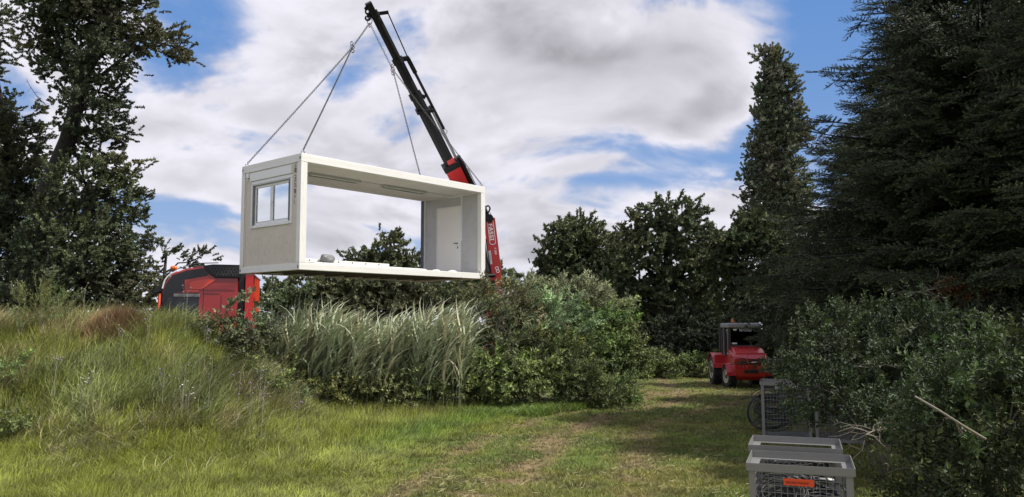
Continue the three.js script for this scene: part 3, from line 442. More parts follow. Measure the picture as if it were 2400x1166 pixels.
{ // lusher growth at the foot of the hedge, and clippings left on the lawn
  const r = rngOf(515), list = [[], []], clip = [];
  for (let i = 0; i < 5200; i++) {
    const t = r(), x = lerp(-5.2, 3.4, t), z0 = x < .5 ? -17.6 : lerp(-17.6, -20.9, (x - .5) / 2.9), z = z0 - .1 + (r() + r() - 1) * .8; if (x > edgeX(z) + .25) continue;
    const k = .7 + .6 * r(), n = fbm(x * 1.1 + 60, z, 2), dry = sstep(.55, .7, n);
    list[i % 2].push([new THREE.Matrix4().compose(V(x, height(x, z), z), new THREE.Quaternion().setFromAxisAngle(UPV, r() * 6.28), V(1.1, (.5 + .9 * n) * (.7 + .6 * r()), 1.1)), lerp(.18, .27, dry) * k, lerp(.27, .26, dry) * k, lerp(.04, .08, dry) * k]);
  }
  const g = thing('verge_grass', 'lush bright green grass along the foot of the hedge', 'grass'); g.userData.kind = 'stuff';
  [tuft(16, { n: 10, h: .38, w: .014, r0: .08, lean: .8, wind: .3, seg: 4, straw: .08 }), tuft(17, { n: 9, h: .3, w: .02, r0: .09, lean: 1.1, wind: .2, seg: 3 })].forEach((q, i) => instanced('grass', q, LEAF.grass, list[i], g));
  for (let i = 0; i < 4200; i++) { const d = lerp(8, 24, Math.pow(r(), 1.3)), x = lerp(-1.6, .42 * d, r()), z = -d, e = x - edgeX(z); if (e < .1 || fbm(x * .9 + 2, z * .9, 3) < .47) continue; const k = .7 + .6 * r(); clip.push([new THREE.Matrix4().compose(V(x, height(x, z) + .03 + .02 * r(), z), new THREE.Quaternion().setFromEuler(new THREE.Euler((r() - .5) * .8, r() * 6.28, 1.35 + (r() - .5) * .5)), V(1, .6 + .8 * r(), 1)), (.28 * k), .25 * k, .12 * k]); }
  instanced('grass_clippings', tuft(18, { n: 4, h: .09, w: .007, r0: .05, lean: .8 }), LEAF.dull, clip, scene, 'dry pale grass clippings lying on the mown track', 'clippings');
}
{ // reeds
  const reed = (seed) => {
    const r = rngOf(seed), R = ribbons(), h = 1.9;
    const dir = V(.06, 1, 0).normalize(); R.blade(V(0, 0, 0), dir, V(.16, 1, 0).normalize(), h, .026, [.85, .85, .75], 4, V(0, 0, 1)); R.blade(V(0, 0, 0), dir, V(.16, 1, 0).normalize(), h, .026, [.7, .7, .62], 4, V(1, 0, 0));
    const n = 9;
    for (let i = 0; i < n; i++) {
      const t = .32 + .66 * i / (n - 1), y = h * t, p = V(y * .09, y * .985, 0), az = (i % 2 ? .5 : -.9) + (r() - .5) * 1.6 + (r() < .25 ? 2.4 : 0), cx = Math.cos(az), cz = Math.sin(az);
      const d0 = V(cx * .5 + .15, 1, cz * .5).normalize(), d1 = V(cx * .9 + .95, lerp(-.55, .25, r()) * (t < .85 ? 1 : .3), cz * .8).normalize();
      R.blade(p, d0, d1, (.62 + .45 * r()) * (t > .9 ? .8 : 1), .052 * (.7 + .5 * r()), (() => { const t = .8 + .55 * r(); return [t, t, t * .97]; })(), 5, V(-cz, .15, cx).normalize());
    }
    return R.geo();
  };
  const r = rngOf(521), list = [[], [], []];
  for (let i = 0; i < 400; i++) {
    const t = r(), px = lerp(575, 1085, t), d = lerp(17.3, 18.9, r()), p = groundAt(px, d);
    const topPy = px < 720 ? lerp(748, 708, (px - 575) / 145) : px < 850 ? lerp(708, 745, (px - 720) / 130) : lerp(745, 708, (px - 850) / 235);
    const want = at(px, topPy, d).y - p.y + (r() - .65) * .5, s = want / 2.25, k = .8 + .4 * r(), dry = r() < .14 ? 1 : 0;
    const m = new THREE.Matrix4().compose(p, new THREE.Quaternion().setFromEuler(new THREE.Euler((r() - .5) * .12, (r() - .5) * 1.7, (r() - .6) * .22)), V(1, s, 1));
    list[i % 3].push([m, lerp(.40, .47, dry) * k, lerp(.445, .43, dry) * k, lerp(.30, .30, dry) * k]);
  }
  const g = thing('reeds', 'pale green reeds bent by the wind under the container', 'reeds'); g.userData.kind = 'stuff';
  [reed(91), reed(92), reed(93)].forEach((geo, i) => instanced('reed', geo, leafMat(.7, .25), list[i], g));
}
// ---------------------------------------------------------------- office container on the hook
const box20 = thing('office_container', 'white open-sided office container hanging in the air from chains', 'container');
box20.position.set(-4.655, 3.195, -16.959); box20.rotation.set(.007, .868, .014, 'YXZ');
{
  const L = 6.055, W = 2.435, H = 2.59, c = box20, T = .185, B = .155;   // x along, z from 0 (near face) to -W
  for (const x of [0, L - .17]) for (const z of [-.14, -W]) { const far = x > 1 && z < -1; part('corner_post', [bx(x, x + .17, B + .002, H - T - .002, z, z + .14, .008)], M.white, c); if (far) part('post_facing', bx(x - .012, x - .002, B + .01, H - T - .01, z + .01, z + .13), M.postDark, c); }
  for (const z of [-.14, -W]) { part('top_rail', bx(0, L, H - T, H, z, z + .14, .01), M.white, c); part('bottom_rail', bx(0, L, 0, B, z, z + .14, .01), M.white, c); }
  for (const x of [0, L - .14]) { part('top_rail', bx(x, x + .14, H - T + .002, H - .002, -W + .142, -.142, .006), M.white, c); part('bottom_rail', bx(x, x + .14, .002, B - .002, -W + .142, -.142, .006), M.white, c); }
  for (const x of [-.004, L - .002]) for (const y of [.07, H - .1]) for (const z of [-.045, -W + .045]) part('corner_slot', new THREE.CapsuleGeometry(.016, .045, 3, 8).scale(.25, 1, 1).translate(x, y, z), M.black, c);
  // roof and ceiling boards
  part('roof', bx(.142, L - .142, H - .06, H - .03, -W + .142, -.142), M.white, c);
  for (let i = 0; i < 5; i++) { const x0 = .145 + i * 1.154; part('ceiling_panel', bx(x0 + .002, x0 + 1.151, H - T + .02, H - T + .05, -W + .143, -.143, .003), M.ceil, c); }
  part('floor', bx(.142, L - .142, .115, B - .012, -W + .142, -.142), M.floor, c);
  part('underside', bx(.142, L - .142, .06, .10, -W + .142, -.142), M.under, c);
  for (let i = 0; i < 9; i++) part('floor_beam', bx(.5 + i * .62, .56 + i * .62, .012, .058, -W + .144, -.144), M.under, c);
  // window end
  const sh = new THREE.Shape(); sh.moveTo(-W + .15, B); sh.lineTo(-.15, B); sh.lineTo(-.15, H - T); sh.lineTo(-W + .15, H - T); sh.closePath();
  const ho = new THREE.Path(); ho.moveTo(-1.93, 1.10); ho.lineTo(-1.93, 2.14); ho.lineTo(-.40, 2.14); ho.lineTo(-.40, 1.10); ho.closePath(); sh.holes.push(ho);
  const wall = new THREE.ExtrudeGeometry(sh, { depth: .06, bevelEnabled: false }); wall.rotateY(-Math.PI / 2); wall.translate(.085, 0, 0);   // shape x -> z
  part('end_wall', wall, M.cream, c);
  parts('wall_strip', [bx(.018, .024, B + .01, H - T - .01, -.335, -.152), bx(.018, .024, B + .01, H - T - .01, -W + .152, -W + .20)], M.cream, c);
  const win = new THREE.Group(); win.name = 'window'; c.add(win);
  part('window_frame', [bx(-.004, .10, 1.045, 1.115, -2.0, -.33, .008), bx(-.004, .10, 2.09, 2.165, -2.0, -.33, .008), bx(-.002, .10, 1.117, 2.088, -2.0, -1.925, .008), bx(-.002, .10, 1.117, 2.088, -.405, -.33, .008)], M.frameW, win);
  part('shutter_box', bx(-.03, .08, 2.168, 2.365, -2.03, -.335, .012), M.frameW, win);
  part('shutter_rail', bx(-.024, .06, 2.05, 2.085, -1.92, -.41, .004), M.shade, win);
  parts('guide', [bx(-.012, .02, 1.12, 2.045, -1.922, -1.86, .004), bx(-.012, .02, 1.12, 2.045, -.448, -.41, .004)], M.grey, win);
  for (const [z0, z1] of [[-1.855, -1.165], [-1.155, -.452]]) {
    part('sash', [bx(.022, .07, 1.12, 1.175, z0, z1, .004), bx(.022, .07, 1.99, 2.045, z0, z1, .004), bx(.024, .068, 1.176, 1.989, z0, z0 + .05, .004), bx(.024, .068, 1.176, 1.989, z1 - .05, z1, .004)], M.frameW, win);
    part('seal', [bx(.03, .036, 1.178, 1.988, z0 + .051, z0 + .062), bx(.03, .036, 1.178, 1.988, z1 - .062, z1 - .051), bx(.03, .036, 1.178, 1.186, z0 + .063, z1 - .063)], M.seal, win);
    part('pane', bx(.044, .048, 1.177, 1.988, z0 + .052, z1 - .052), M.glass, win);
  }
  part('handle', tube([V(.02, 1.62, -1.13), V(-.01, 1.62, -1.13), V(-.014, 1.58, -1.13), V(-.014, 1.5, -1.13)], .01, 10, 6), M.frameW, win);
  parts('drain_cap', [bx(-.008, -.0045, 1.07, 1.082, -1.95, -1.93), bx(-.008, -.0045, 1.07, 1.082, -1.92, -1.90), bx(-.008, -.0045, 1.07, 1.082, -.44, -.42)], M.black, win);
  part('socket_box', [bx(-.03, .02, 2.27, 2.385, -2.2, -2.1, .01), rod(V(-.005, 2.27, -2.15), V(-.005, 2.22, -2.15), .015)], M.frameW, c);
  part('side_lettering', new THREE.PlaneGeometry(.13, .95).rotateY(-Math.PI / 2).translate(.0165, 1.91, -.235), writing(140, 1024, (g, w, h) => {
    g.translate(w / 2, h / 2); g.rotate(Math.PI / 2); g.textAlign = 'center'; g.textBaseline = 'middle';
    g.fillStyle = '#4c4a50'; g.font = 'bold 70px sans-serif'; g.fillText('BE', -450, 0); g.fillText('80', 285, 8); g.fillText('- ici', 410, 20);
    g.font = 'bold 128px sans-serif'; g.fillText('recol', -85, -8);
    for (const x of [-340, 165]) for (let k = 0; k < 4; k++) { g.fillStyle = k % 2 ? '#7c4a58' : '#5b3b4c'; g.beginPath(); const a = x - 60 + k * 30; g.moveTo(a - 14, 44); g.lineTo(a + 10, 44); g.lineTo(a + 34, -44); g.lineTo(a + 10, -44); g.fill(); }
  }, { roughness: .6 }), c);
  // door end, seen from inside
  part('end_wall', bx(L - .10, L - .03, B, H - T, -W + .15, -.15), M.wallIn, c, 'grey inner wall with a door');
  part('wall_edge', bx(L - .112, L - .101, B + .01, H - T - .01, -.20, -.152), M.shade, c);
  part('door', bx(L - .125, L - .101, B + .01, 2.09, -1.775, -.865, .004), M.doorW, c);
  part('door_frame', [bx(L - .132, L - .101, B + .01, 2.13, -1.81, -1.778), bx(L - .132, L - .101, B + .01, 2.13, -.862, -.832), bx(L - .132, L - .101, 2.093, 2.13, -1.777, -.863)], M.frameW, c);
  part('door_handle', [rod(V(L - .125, 1.05, -.95), V(L - .175, 1.05, -.95), .012), rod(V(L - .17, 1.05, -.945), V(L - .17, 1.05, -1.07), .011)], M.black, c); part('keyhole', bx(L - .131, L - .1255, .9, .965, -.965, -.935), M.black, c);
  part('conduit', [bx(L - .122, L - .1, 1.2, H - T + .015, -.83, -.79), bx(L - .14, L - .1, 1.10, 1.2, -.865, -.785, .006), bx(L - .122, L - .1, H - T - .02, H - T + .015, -1.36, -.835)], M.frameW, c);
  part('cable_duct', bx(.4, L - .15, H - T + .008, H - T + .019, -1.14, -1.12), M.shade, c);
  for (const x of [1.0, 3.3]) { const l = new THREE.Group(); l.name = 'ceiling_light'; c.add(l); part('housing', bx(x, x + 1.5, H - T - .035, H - T + .018, -1.23, -1.03, .006), M.shade, l); for (let k = 0; k < 24; k++) part('louvre', bx(x + .05 + k * .06, x + .056 + k * .06, H - T - .055, H - T - .036, -1.20, -1.06), M.steel, l); part('rim', [bx(x, x + 1.5, H - T - .06, H - T - .036, -1.23, -1.215), bx(x, x + 1.5, H - T - .06, H - T - .036, -1.045, -1.03)], M.frameW, l); }
  for (const x of [.085, L - .085]) for (const z of [-.07, -W + .07]) part('lifting_eye', new THREE.TorusGeometry(.04, .011, 6, 12).translate(x, H + .035, z), M.steel, c);
  for (const [x, z] of [[.55, -1.9], [5.1, .002]]) part('tie_wire', tube([V(x, .03, z), V(x + .02, -.1, z + .01), V(x + .015, -.28, z)], .005, 8, 4), M.steel, c);
}
box20.updateMatrixWorld(true);
const inBox = (x, y, z) => box20.localToWorld(V(x, y, z));
// loose steel rails and covers lying on the container floor
{
  const q = box20.quaternion;
  const lie = (name, label, category, group, geos, m, x, y, z, yaw = 0) => { const o = part(numbered(name), geos, m, scene); tag(o, label, category, group); o.position.copy(inBox(x, y, z)); o.quaternion.copy(q).multiply(new THREE.Quaternion().setFromAxisAngle(UPV, yaw)); return o; };
  const rail = (len) => { const g = [bx(0, len, 0, .085, -.05, .05, .006)]; return g; };
  const rails = [[.75, .145, -.55, 3.5, 'lowest white steel rail on the container floor, nearest the opening'], [.6, .145, -.75, 3.2, 'white steel rail lying second from the opening on the container floor'], [.5, .231, -.74, 2.7, 'upper white steel rail stacked on the others'], [.35, .145, -1.0, 2.6, 'white steel rail lying deepest inside the container'], [.38, .231, -1.02, 2.2, 'short upper white steel rail at the back of the stack']];
  for (const [x, y, z, len, label] of rails) {
    const o = thing('steel_rail', label, 'rail', 'white rails lying in the container'); o.position.copy(inBox(x, y, z)); o.quaternion.copy(q).multiply(new THREE.Quaternion().setFromAxisAngle(UPV, .015));
    part('bar', rail(len), M.white, o);
    for (let k = .25; k < len; k += .42) part('peg', rod(V(k, .05, .045), V(k, .05, .058), .016), M.dark, o);
  }
  const bag = new THREE.IcosahedronGeometry(.13, 3); const bp = bag.attributes.position; for (let i = 0; i < bp.count; i++) { const n = .75 + .6 * noise2(bp.getX(i) * 7 + 9, bp.getY(i) * 9 + bp.getZ(i) * 6); bp.setXYZ(i, bp.getX(i) * n * 1.4, Math.max(-.1, bp.getY(i) * n * .9), bp.getZ(i) * n); } bag.computeVertexNormals();
  lie('cloth_bundle', 'crumpled grey sheet lying on the rails in the container', 'bundle', null, bag, M.grey, 1.2, .34, -.62);
  [[4.35, -.7], [4.75, -.62], [5.25, -.5]].forEach(([x, z], i) => lie('lamp_dish', ['rounded pale cover on the floor just right of the rails', 'middle one of the three pale covers on the container floor', 'rounded pale cover nearest the door side opening'][i], 'cover', 'pale covers on the container floor', new THREE.LatheGeometry([[0, .095], [.08, .085], [.13, .05], [.15, 0], [.14, 0], [.12, .045], [.0, .08]].map(([a, b]) => new THREE.Vector2(a, b)), 18), M.plastic, x, .144, z));
}

// ---------------------------------------------------------------- chains
const hub = at(866, 54, 20.1);
{
  const link = (() => { const g = new THREE.TorusGeometry(.02, .0068, 5, 10); const p = g.attributes.position; for (let i = 0; i < p.count; i++) if (Math.abs(p.getY(i)) > 0) p.setY(i, p.getY(i) * .8 + Math.sign(p.getY(i)) * .012); g.computeVertexNormals(); return clean(g); })();
  const chain = (name, a, b, parent) => { const d = b.clone().sub(a), L = d.length(), n = Math.round(L / .042), list = [], sag = L * .004; d.normalize(); const q = new THREE.Quaternion().setFromUnitVectors(UPV, d); for (let i = 0; i < n; i++) { const t = (i + .5) / n, p = a.clone().addScaledVector(d, L * t); p.y -= Math.sin(t * Math.PI) * sag; list.push(link.clone().applyMatrix4(new THREE.Matrix4().compose(p, q.clone().multiply(new THREE.Quaternion().setFromAxisAngle(UPV, i % 2 ? Math.PI / 2 : 0)), V(1, 1, 1)))); } return part(name, mergeGeometries(list), M.chain, parent); };
  const sling = thing('chain_sling', 'steel chain sling running from the crane hook to the container corners', 'chain');
  const c = [inBox(.085, 2.66, -.07), inBox(.085, 2.66, -2.365), inBox(5.97, 2.66, -.07), inBox(5.97, 2.66, -2.365)];
  const nl = hub.clone().lerp(c[0].clone().lerp(c[1], .5), .2), nr = hub.clone().lerp(c[2].clone().lerp(c[3], .5), .265);
  const ring = (p, r, t, sy = 1.4) => new THREE.TorusGeometry(r, t, 6, 16).scale(1, sy, 1).translate(p.x, p.y, p.z);
  part('master_ring', ring(hub.clone().add(V(0, .06, 0)), .065, .013), M.steel, sling);
  chain('chain_leg', hub, nl, sling); chain('chain_leg', hub, nr, sling);
  for (const [n, a, b] of [[nl, c[0], c[1]], [nr, c[2], c[3]]]) { part('joining_ring', [ring(n, .05, .012), ring(n.clone().add(V(.01, -.1, 0)), .035, .014), ring(n.clone().add(V(-.02, .1, 0)), .035, .012)], M.steel, sling); chain('chain_leg', n, a, sling); chain('chain_leg', n, b, sling); }
  part('shortening_hook', [ring(hub.clone().add(V(0, -.09, 0)), .02, .01)], M.steel, sling);
}

// ---------------------------------------------------------------- crane truck
const truck = thing('crane_truck', 'red and black truck with a loader crane standing behind the hedge', 'truck');
truck.position.set(-7.45, 0, -21.25); truck.rotation.y = Math.PI + .2425; truck.updateMatrixWorld(true);
{
  const toT = truck.matrixWorld.clone().invert(), wp = (name, geos, m, label, parent = truck) => { const g = join(Array.isArray(geos) ? geos : [geos]); g.applyMatrix4(toT); return part(name, g, m, parent, label); };
  const poly = (pts, depth, z, bevel = 0) => { const g = new THREE.ExtrudeGeometry(new THREE.Shape(pts.map(([x, y]) => new THREE.Vector2(x, y))), { depth, bevelEnabled: bevel > 0, bevelSize: bevel, bevelThickness: bevel, bevelSegments: 3 }); return g.translate(0, 0, z); };
  // cab: x forward, y up, z across (0 = side seen)
  const cab = part('cab', poly([[.06, .95], [2.02, .95], [2.06, 1.6], [2.03, 2.3], [1.93, 2.86], [1.86, 3.12], [1.70, 3.36], [1.34, 3.50], [.91, 3.56], [.06, 3.56]], 2.36, .03, .03), M.redDeep, truck);
  const P = (pts, m, name, z, t = .006) => part(name, poly(pts, t, -z), m, cab);
  P([[1.98, 2.62], [1.93, 2.86], [1.86, 3.12], [1.70, 3.34], [1.34, 3.475], [.91, 3.54], [.80, 3.36], [.86, 3.33], [1.40, 3.22], [1.40, 2.90], [1.70, 2.86], [1.90, 2.62]], M.blackGloss, 'upper_panel', .012);
  P([[1.395, 3.215], [.86, 3.325], [.80, 3.30], [.75, 3.265], [.60, 3.24], [1.0, 2.96], [1.395, 2.96]], M.redMid, 'livery_panel', .010);
  P([[1.26, 3.16], [.84, 3.25], [.60, 3.237], [.96, 2.965], [1.26, 2.965]], M.redBright, 'livery_panel', .018);
  P([[1.395, 2.955], [1.395, 2.90], [1.02, 2.90], [1.02, 2.955]], M.redBright, 'livery_strip', .010);
  P([[2.05, 1.9], [2.045, 2.3], [1.945, 2.86], [1.02, 2.86], [1.02, 1.9]], M.blackGloss, 'lower_panel', .005);
  part('crease', [bx(.1, 1.9, 2.953, 2.961, -.013, -.006), bx(.905, .915, 1.2, 2.95, -.006, .0), bx(.5, .9, 2.845, 2.853, -.008, -.001), bx(.45, .458, 2.0, 2.8, -.008, -.001)], M.black, cab);
  part('roof_fairing', poly([[.0, 3.30], [.62, 3.30], [.80, 3.42], [.92, 3.60], [.7, 3.63], [-.02, 3.63]], 2.42, -.02, .02), M.black, cab);
  const mesh = noiseTex(64, (u, v) => { const a = Math.abs(((u * 12 + v * 6) % 1) - .5), b = Math.abs(((u * 12 - v * 6 + 8) % 1) - .5); return a > .4 || b > .4 ? .9 : .15; });
  part('fairing_grille', poly([[.02, 3.335], [.60, 3.335], [.75, 3.43], [.84, 3.585], [.02, 3.60]], .006, -.052), new THREE.MeshStandardMaterial({ color: lin(.05, .05, .055), map: mesh, bumpMap: mesh, bumpScale: .01, roughness: .4 }), cab);
  part('side_window', poly([[1.60, 2.2], [1.88, 2.2], [1.80, 2.74], [1.05, 2.76], [1.05, 2.2]], .006, -.014), new THREE.MeshPhysicalMaterial({ color: lin(.02, .024, .028), roughness: .05 }), cab);
  part('rain_deflector', bx(1.0, 1.66, 2.755, 2.84, -.05, -.008, .012), M.grey, cab);
  part('sun_visor', poly([[1.90, 2.93], [2.16, 2.86], [2.18, 2.92], [2.02, 3.06], [1.93, 3.12]], 2.3, .05, .02), M.black, cab);
  part('windscreen', poly([[2.045, 2.28], [2.06, 2.28], [1.965, 2.85], [1.95, 2.85]], 2.1, .16), new THREE.MeshPhysicalMaterial({ color: lin(.02, .025, .03), roughness: .05 }), cab);
  part('roof_edge', tube([V(1.95, 2.98, .0), V(1.9, 3.2, .02), V(1.78, 3.36, .04), V(1.62, 3.45, .06)], .022, 10, 6), M.plastic, cab);
  part('horn_rail', [tube([V(1.5, 3.6, .3), V(1.2, 3.68, .3), V(.6, 3.72, .3)], .014, 8, 5), bx(1.0, 1.25, 3.57, 3.62, .2, .4, .02)], M.dark, cab);
  const bc = part('beacon', new THREE.CapsuleGeometry(.062, .05, 6, 14).rotateZ(Math.PI / 2).translate(1.72, 3.55, .2), M.amber, truck); part('beacon_base', rod(V(1.72, 3.34, .2), V(1.72, 3.5, .2), .03), M.dark, bc);
  part('mirror_arm', [tube([V(2.0, 2.83, -.06), V(1.99, 2.5, -.16), V(2.07, 2.2, -.18)], .035, 10, 6)], M.orangeRed, truck); part('mirror', bx(1.98, 2.1, 2.05, 2.5, -.34, -.22, .03), M.dark, truck);
  part('cab_rear_gap', bx(-.14, .02, 1.0, 3.5, .02, 2.36, .02), M.black, truck);
  // headboard of the load bed with its upright ribs
  const hb = part('headboard', [bx(-.26, -.20, 1.2, 3.36, -.02, 2.5, .01), bx(-.36, -.16, 1.2, 3.37, -.06, .06, .01)], M.boomRed, truck);
  part('headboard_cap', bx(-.38, -.18, 3.372, 3.40, -.06, 2.5), M.grey, hb); for (let k = 0; k < 5; k++) part('rib', bx(-.37, -.262, 1.2, 3.36, .25 + k * .48, .34 + k * .48, .01), M.orangeRed, hb);
  part('chassis', [bx(-8.2, 1.8, .75, 1.0, .65, .85), bx(-8.2, 1.8, .75, 1.0, 1.55, 1.75)], M.dark, truck);
  part('load_bed', bx(-6.2, -.5, 1.08, 1.2, -.02, 2.5, .01), M.grey, truck); for (let k = 0; k < 3; k++) part('side_board', bx(-6.2 + k * 1.9 + .02, -6.2 + k * 1.9 + 1.86, 1.22, 1.75, -.03, .02, .01), M.boomRed, truck);
  const wheel = (x, z) => { const w = part('wheel', new THREE.LatheGeometry([[.28, -.15], [.46, -.15], [.51, -.11], [.52, 0], [.51, .11], [.46, .15], [.28, .15]].map(([a, b]) => new THREE.Vector2(a, b)), 28).rotateX(Math.PI / 2).translate(x, .52, z), M.tyre, truck); part('rim', [new THREE.CylinderGeometry(.28, .28, .2, 20).rotateX(Math.PI / 2).translate(x, .52, z), new THREE.CylinderGeometry(.1, .12, .3, 12).rotateX(Math.PI / 2).translate(x, .52, z)], M.steel, w); };
  for (const z of [.18, 2.22]) { wheel(1.15, z); wheel(-4.4, z); wheel(-5.75, z); }
  // crane behind the bed
  const cam = V(0, 0, 1), E = at(1117, 508, 24.0), T = at(874, 26, 20.15), p0 = at(1166, 672, 24.1), p1 = at(1147, 514, 24.0), along = (t, o = 0, s = 0) => T.clone().lerp(E, t).addScaledVector(S, o).addScaledVector(N, s);
  const A = E.clone().sub(T).normalize(), N = cam.clone().addScaledVector(A, -cam.dot(A)).normalize(), S = new THREE.Vector3().crossVectors(N, A).normalize(); if (S.x < 0) S.negate();
  const hexa = (w, h) => [[-w / 2, -h * .28], [-w * .2, -h / 2], [w * .2, -h / 2], [w / 2, -h * .28], [w / 2, h * .28], [w * .2, h / 2], [-w * .2, h / 2], [-w / 2, h * .28]];
  const secs = [[0, .30, .225, .20], [.205, .5, .265, .24], [.365, .80, .315, .29]];
  secs.forEach(([a, b, w, h]) => { const s = wp('boom_extension', prism(along(a), along(b), hexa(w, h), N), M.boom); wp('collar', prism(along(a + (a ? 0 : .012)), along(a + .022), hexa(w + .05, h + .05), N), M.boom, null, s); });
  wp('outer_boom', [prism(along(.72), along(1.0), rect(.44, .36), N, .012), prism(along(.69, .05), along(.73, .05), rect(.2, .3), N, .01)], M.boomRed);
  wp('boom_collar', prism(along(.712), along(.735), rect(.50, .42), N, .01), M.boom);
  // extension rams along the boom
  wp('extension_ram', [prism(along(.012, -.02), along(.03, .36), rect(.09, .07), N), rod(along(.022, .34), along(.26, .27), .018), rod(along(.225, .27), along(.56, .30), .042, .042, 10)], M.boom);
  wp('ram_bracket', [prism(along(.215, .05), along(.225, .30), rect(.1, .1), N, .01), prism(along(.225, .27), along(.29, .28), rect(.1, .1), N, .01), prism(along(.385, .12), along(.40, .22), rect(.08, .09), N, .01), prism(along(.44, -.19), along(.46, .26), rect(.07, .37), N, .01)], M.boom);
  wp('extension_ram', [rod(along(.44, .22), along(.74, .22), .024, .024, 8), rod(along(.46, .27), along(.9, .25), .02, .02, 8), rod(along(.48, .24, .05), along(.95, .22, .05), .016, .016, 8)], M.steel);
  wp('boom_ram', [rod(along(.72, .33), along(1.02, .31), .075, .075, 12), rod(along(.70, .30), along(.735, .30), .09, .09, 10)], M.boom);
  wp('hydraulic_hose', [tube([along(.56, .30), along(.575, .36), along(.585, .30)], .008, 10, 5), tube([along(.77, .38), along(.73, .40), along(.72, .36)], .012, 10, 5), tube([along(.77, .42), along(.88, .41), along(1.0, .38)], .012, 10, 5)], M.dark);
  wp('boom_emblem', new THREE.CircleGeometry(.075, 24).applyMatrix4(new THREE.Matrix4().makeBasis(S, A.clone().negate(), N)).translate(...along(.80, -.12, .197).toArray()), writing(128, 128, (g) => { g.fillStyle = '#6d2a2a'; g.beginPath(); g.arc(64, 64, 62, 0, 7); g.fill(); g.strokeStyle = '#d9c9c9'; g.lineWidth = 6; g.beginPath(); g.arc(64, 64, 52, 0, 7); g.stroke(); g.font = 'bold 66px sans-serif'; g.textAlign = 'center'; g.textBaseline = 'middle'; g.fillStyle = '#e4d6d6'; g.fillText('8', 64, 66); }));
  // head of the boom with hook
  const head = wp('boom_head', [prism(along(-.035, -.02), along(.02, -.02), rect(.16, .22), N, .01), prism(along(-.028, -.03), along(-.018, -.16), rect(.07, .07), N, .01), prism(along(.008, -.08), along(.014, -.2), rect(.08, .08), N, .01)], M.boom);
  const hk = at(861, 34, 20.1); wp('lifting_hook', [new THREE.TorusGeometry(.055, .022, 8, 16).scale(1, 1.35, 1).translate(hk.x, hk.y + .09, hk.z), new THREE.TorusGeometry(.062, .026, 8, 16, 4.4).rotateZ(2.3).translate(hk.x + .01, hk.y - .1, hk.z), rod(hk.clone().add(V(0, .03, 0)), hk.clone().add(V(0, -.05, 0)), .026)], M.boom, null, head);
  // inner boom with its lettering
  const iA = p1.clone().sub(p0).normalize(), iN = cam.clone().addScaledVector(iA, -cam.dot(iA)).normalize(), iS = new THREE.Vector3().crossVectors(iA, iN).normalize(), iL = p1.distanceTo(p0);
  const inner = wp('inner_boom', [prism(p0.clone(), p1.clone(), [[-.165, -.2], [.165, -.2], [.165, .2], [-.165, .2]], iN, .012), prism(p0.clone().addScaledVector(iA, -.25).addScaledVector(iS, .03), p0.clone(), [[-.08, -.18], [.15, -.18], [.15, .18], [-.08, .18]], iN, .01)], M.boomRed);
  const decal = (name, u, s, w, h, m, turn = 0) => wp(name, new THREE.PlaneGeometry(w, h).rotateZ(turn).applyMatrix4(new THREE.Matrix4().makeBasis(iA.clone().negate(), iS, iN)).translate(...p0.clone().addScaledVector(iA, iL * u).addScaledVector(iS, s).addScaledVector(iN, .2165).toArray()), m, null, inner);
  const fassi = writing(512, 128, (g, w, h) => { g.strokeStyle = '#f2f0f0'; g.lineWidth = 11; g.beginPath(); g.roundRect(8, 8, w - 16, h - 16, 44); g.stroke(); g.fillStyle = '#f6f4f4'; g.font = 'bold 100px sans-serif'; g.textAlign = 'center'; g.textBaseline = 'middle'; g.save(); g.translate(w / 2, h / 2 + 6); g.scale(1.32, 1); g.fillText('FASSI', 0, 0); g.restore(); });
  decal('maker_lettering', .80, .02, .80, .20, fassi); decal('maker_lettering', -.03, .06, .34, .12, fassi, .9);
  decal('type_lettering', .50, .075, .36, .09, writing(256, 64, (g) => { g.fillStyle = '#f6f4f4'; g.font = 'bold 62px sans-serif'; g.textBaseline = 'middle'; g.fillText('F 560', 30, 34); }));
  decal('white_plate', .43, -.11, .42, .075, writing(256, 48, (g) => { g.fillStyle = '#e6e4e2'; g.fillRect(0, 0, 256, 48); g.fillStyle = '#55565a'; g.font = 'bold 30px sans-serif'; g.fillText('R F 360 0041', 20, 35); }));
  decal('emblem', .24, .06, .25, .17, writing(192, 128, (g) => { g.strokeStyle = '#f6f4f4'; g.lineWidth = 17; g.beginPath(); g.arc(58, 70, 34, 0, 7); g.stroke(); g.beginPath(); g.arc(128, 56, 34, 0, 7); g.stroke(); }));
  wp('boom_pivot', [rod(p1.clone().addScaledVector(iN, -.26), p1.clone().addScaledVector(iN, .30), .13, .13, 20), rod(E.clone().addScaledVector(N, -.26), E.clone().addScaledVector(N, .26), .2, .2, 16), prism(E.clone(), p1.clone(), rect(.22, .3), cam, .01), rod(p0.clone().addScaledVector(iN, .19).addScaledVector(iA, .1).addScaledVector(iS, -.15), p0.clone().addScaledVector(iN, .27).addScaledVector(iA, .1).addScaledVector(iS, -.15), .11, .11, 18), rod(p0.clone().addScaledVector(iN, .23).addScaledVector(iA, .05).addScaledVector(iS, -.14), p0.clone().addScaledVector(iN, .23).addScaledVector(iA, -.5).addScaledVector(iS, .1), .07, .05, 8)], M.boom);
  wp('boom_ram', [rod(at(1140, 640, 23.75), at(1122, 530, 23.9), .12, .12, 12), tube([at(1139, 560, 23.7), at(1146, 610, 23.7), at(1152, 650, 23.8)], .02, 10, 5), rod(at(1138, 648, 23.7), at(1160, 646, 23.8), .06, .06, 10)], M.boom);
  wp('ram_rod', [rod(at(1145, 655, 23.7), at(1136, 720, 23.7), .055, .055, 12)], M.chrome);
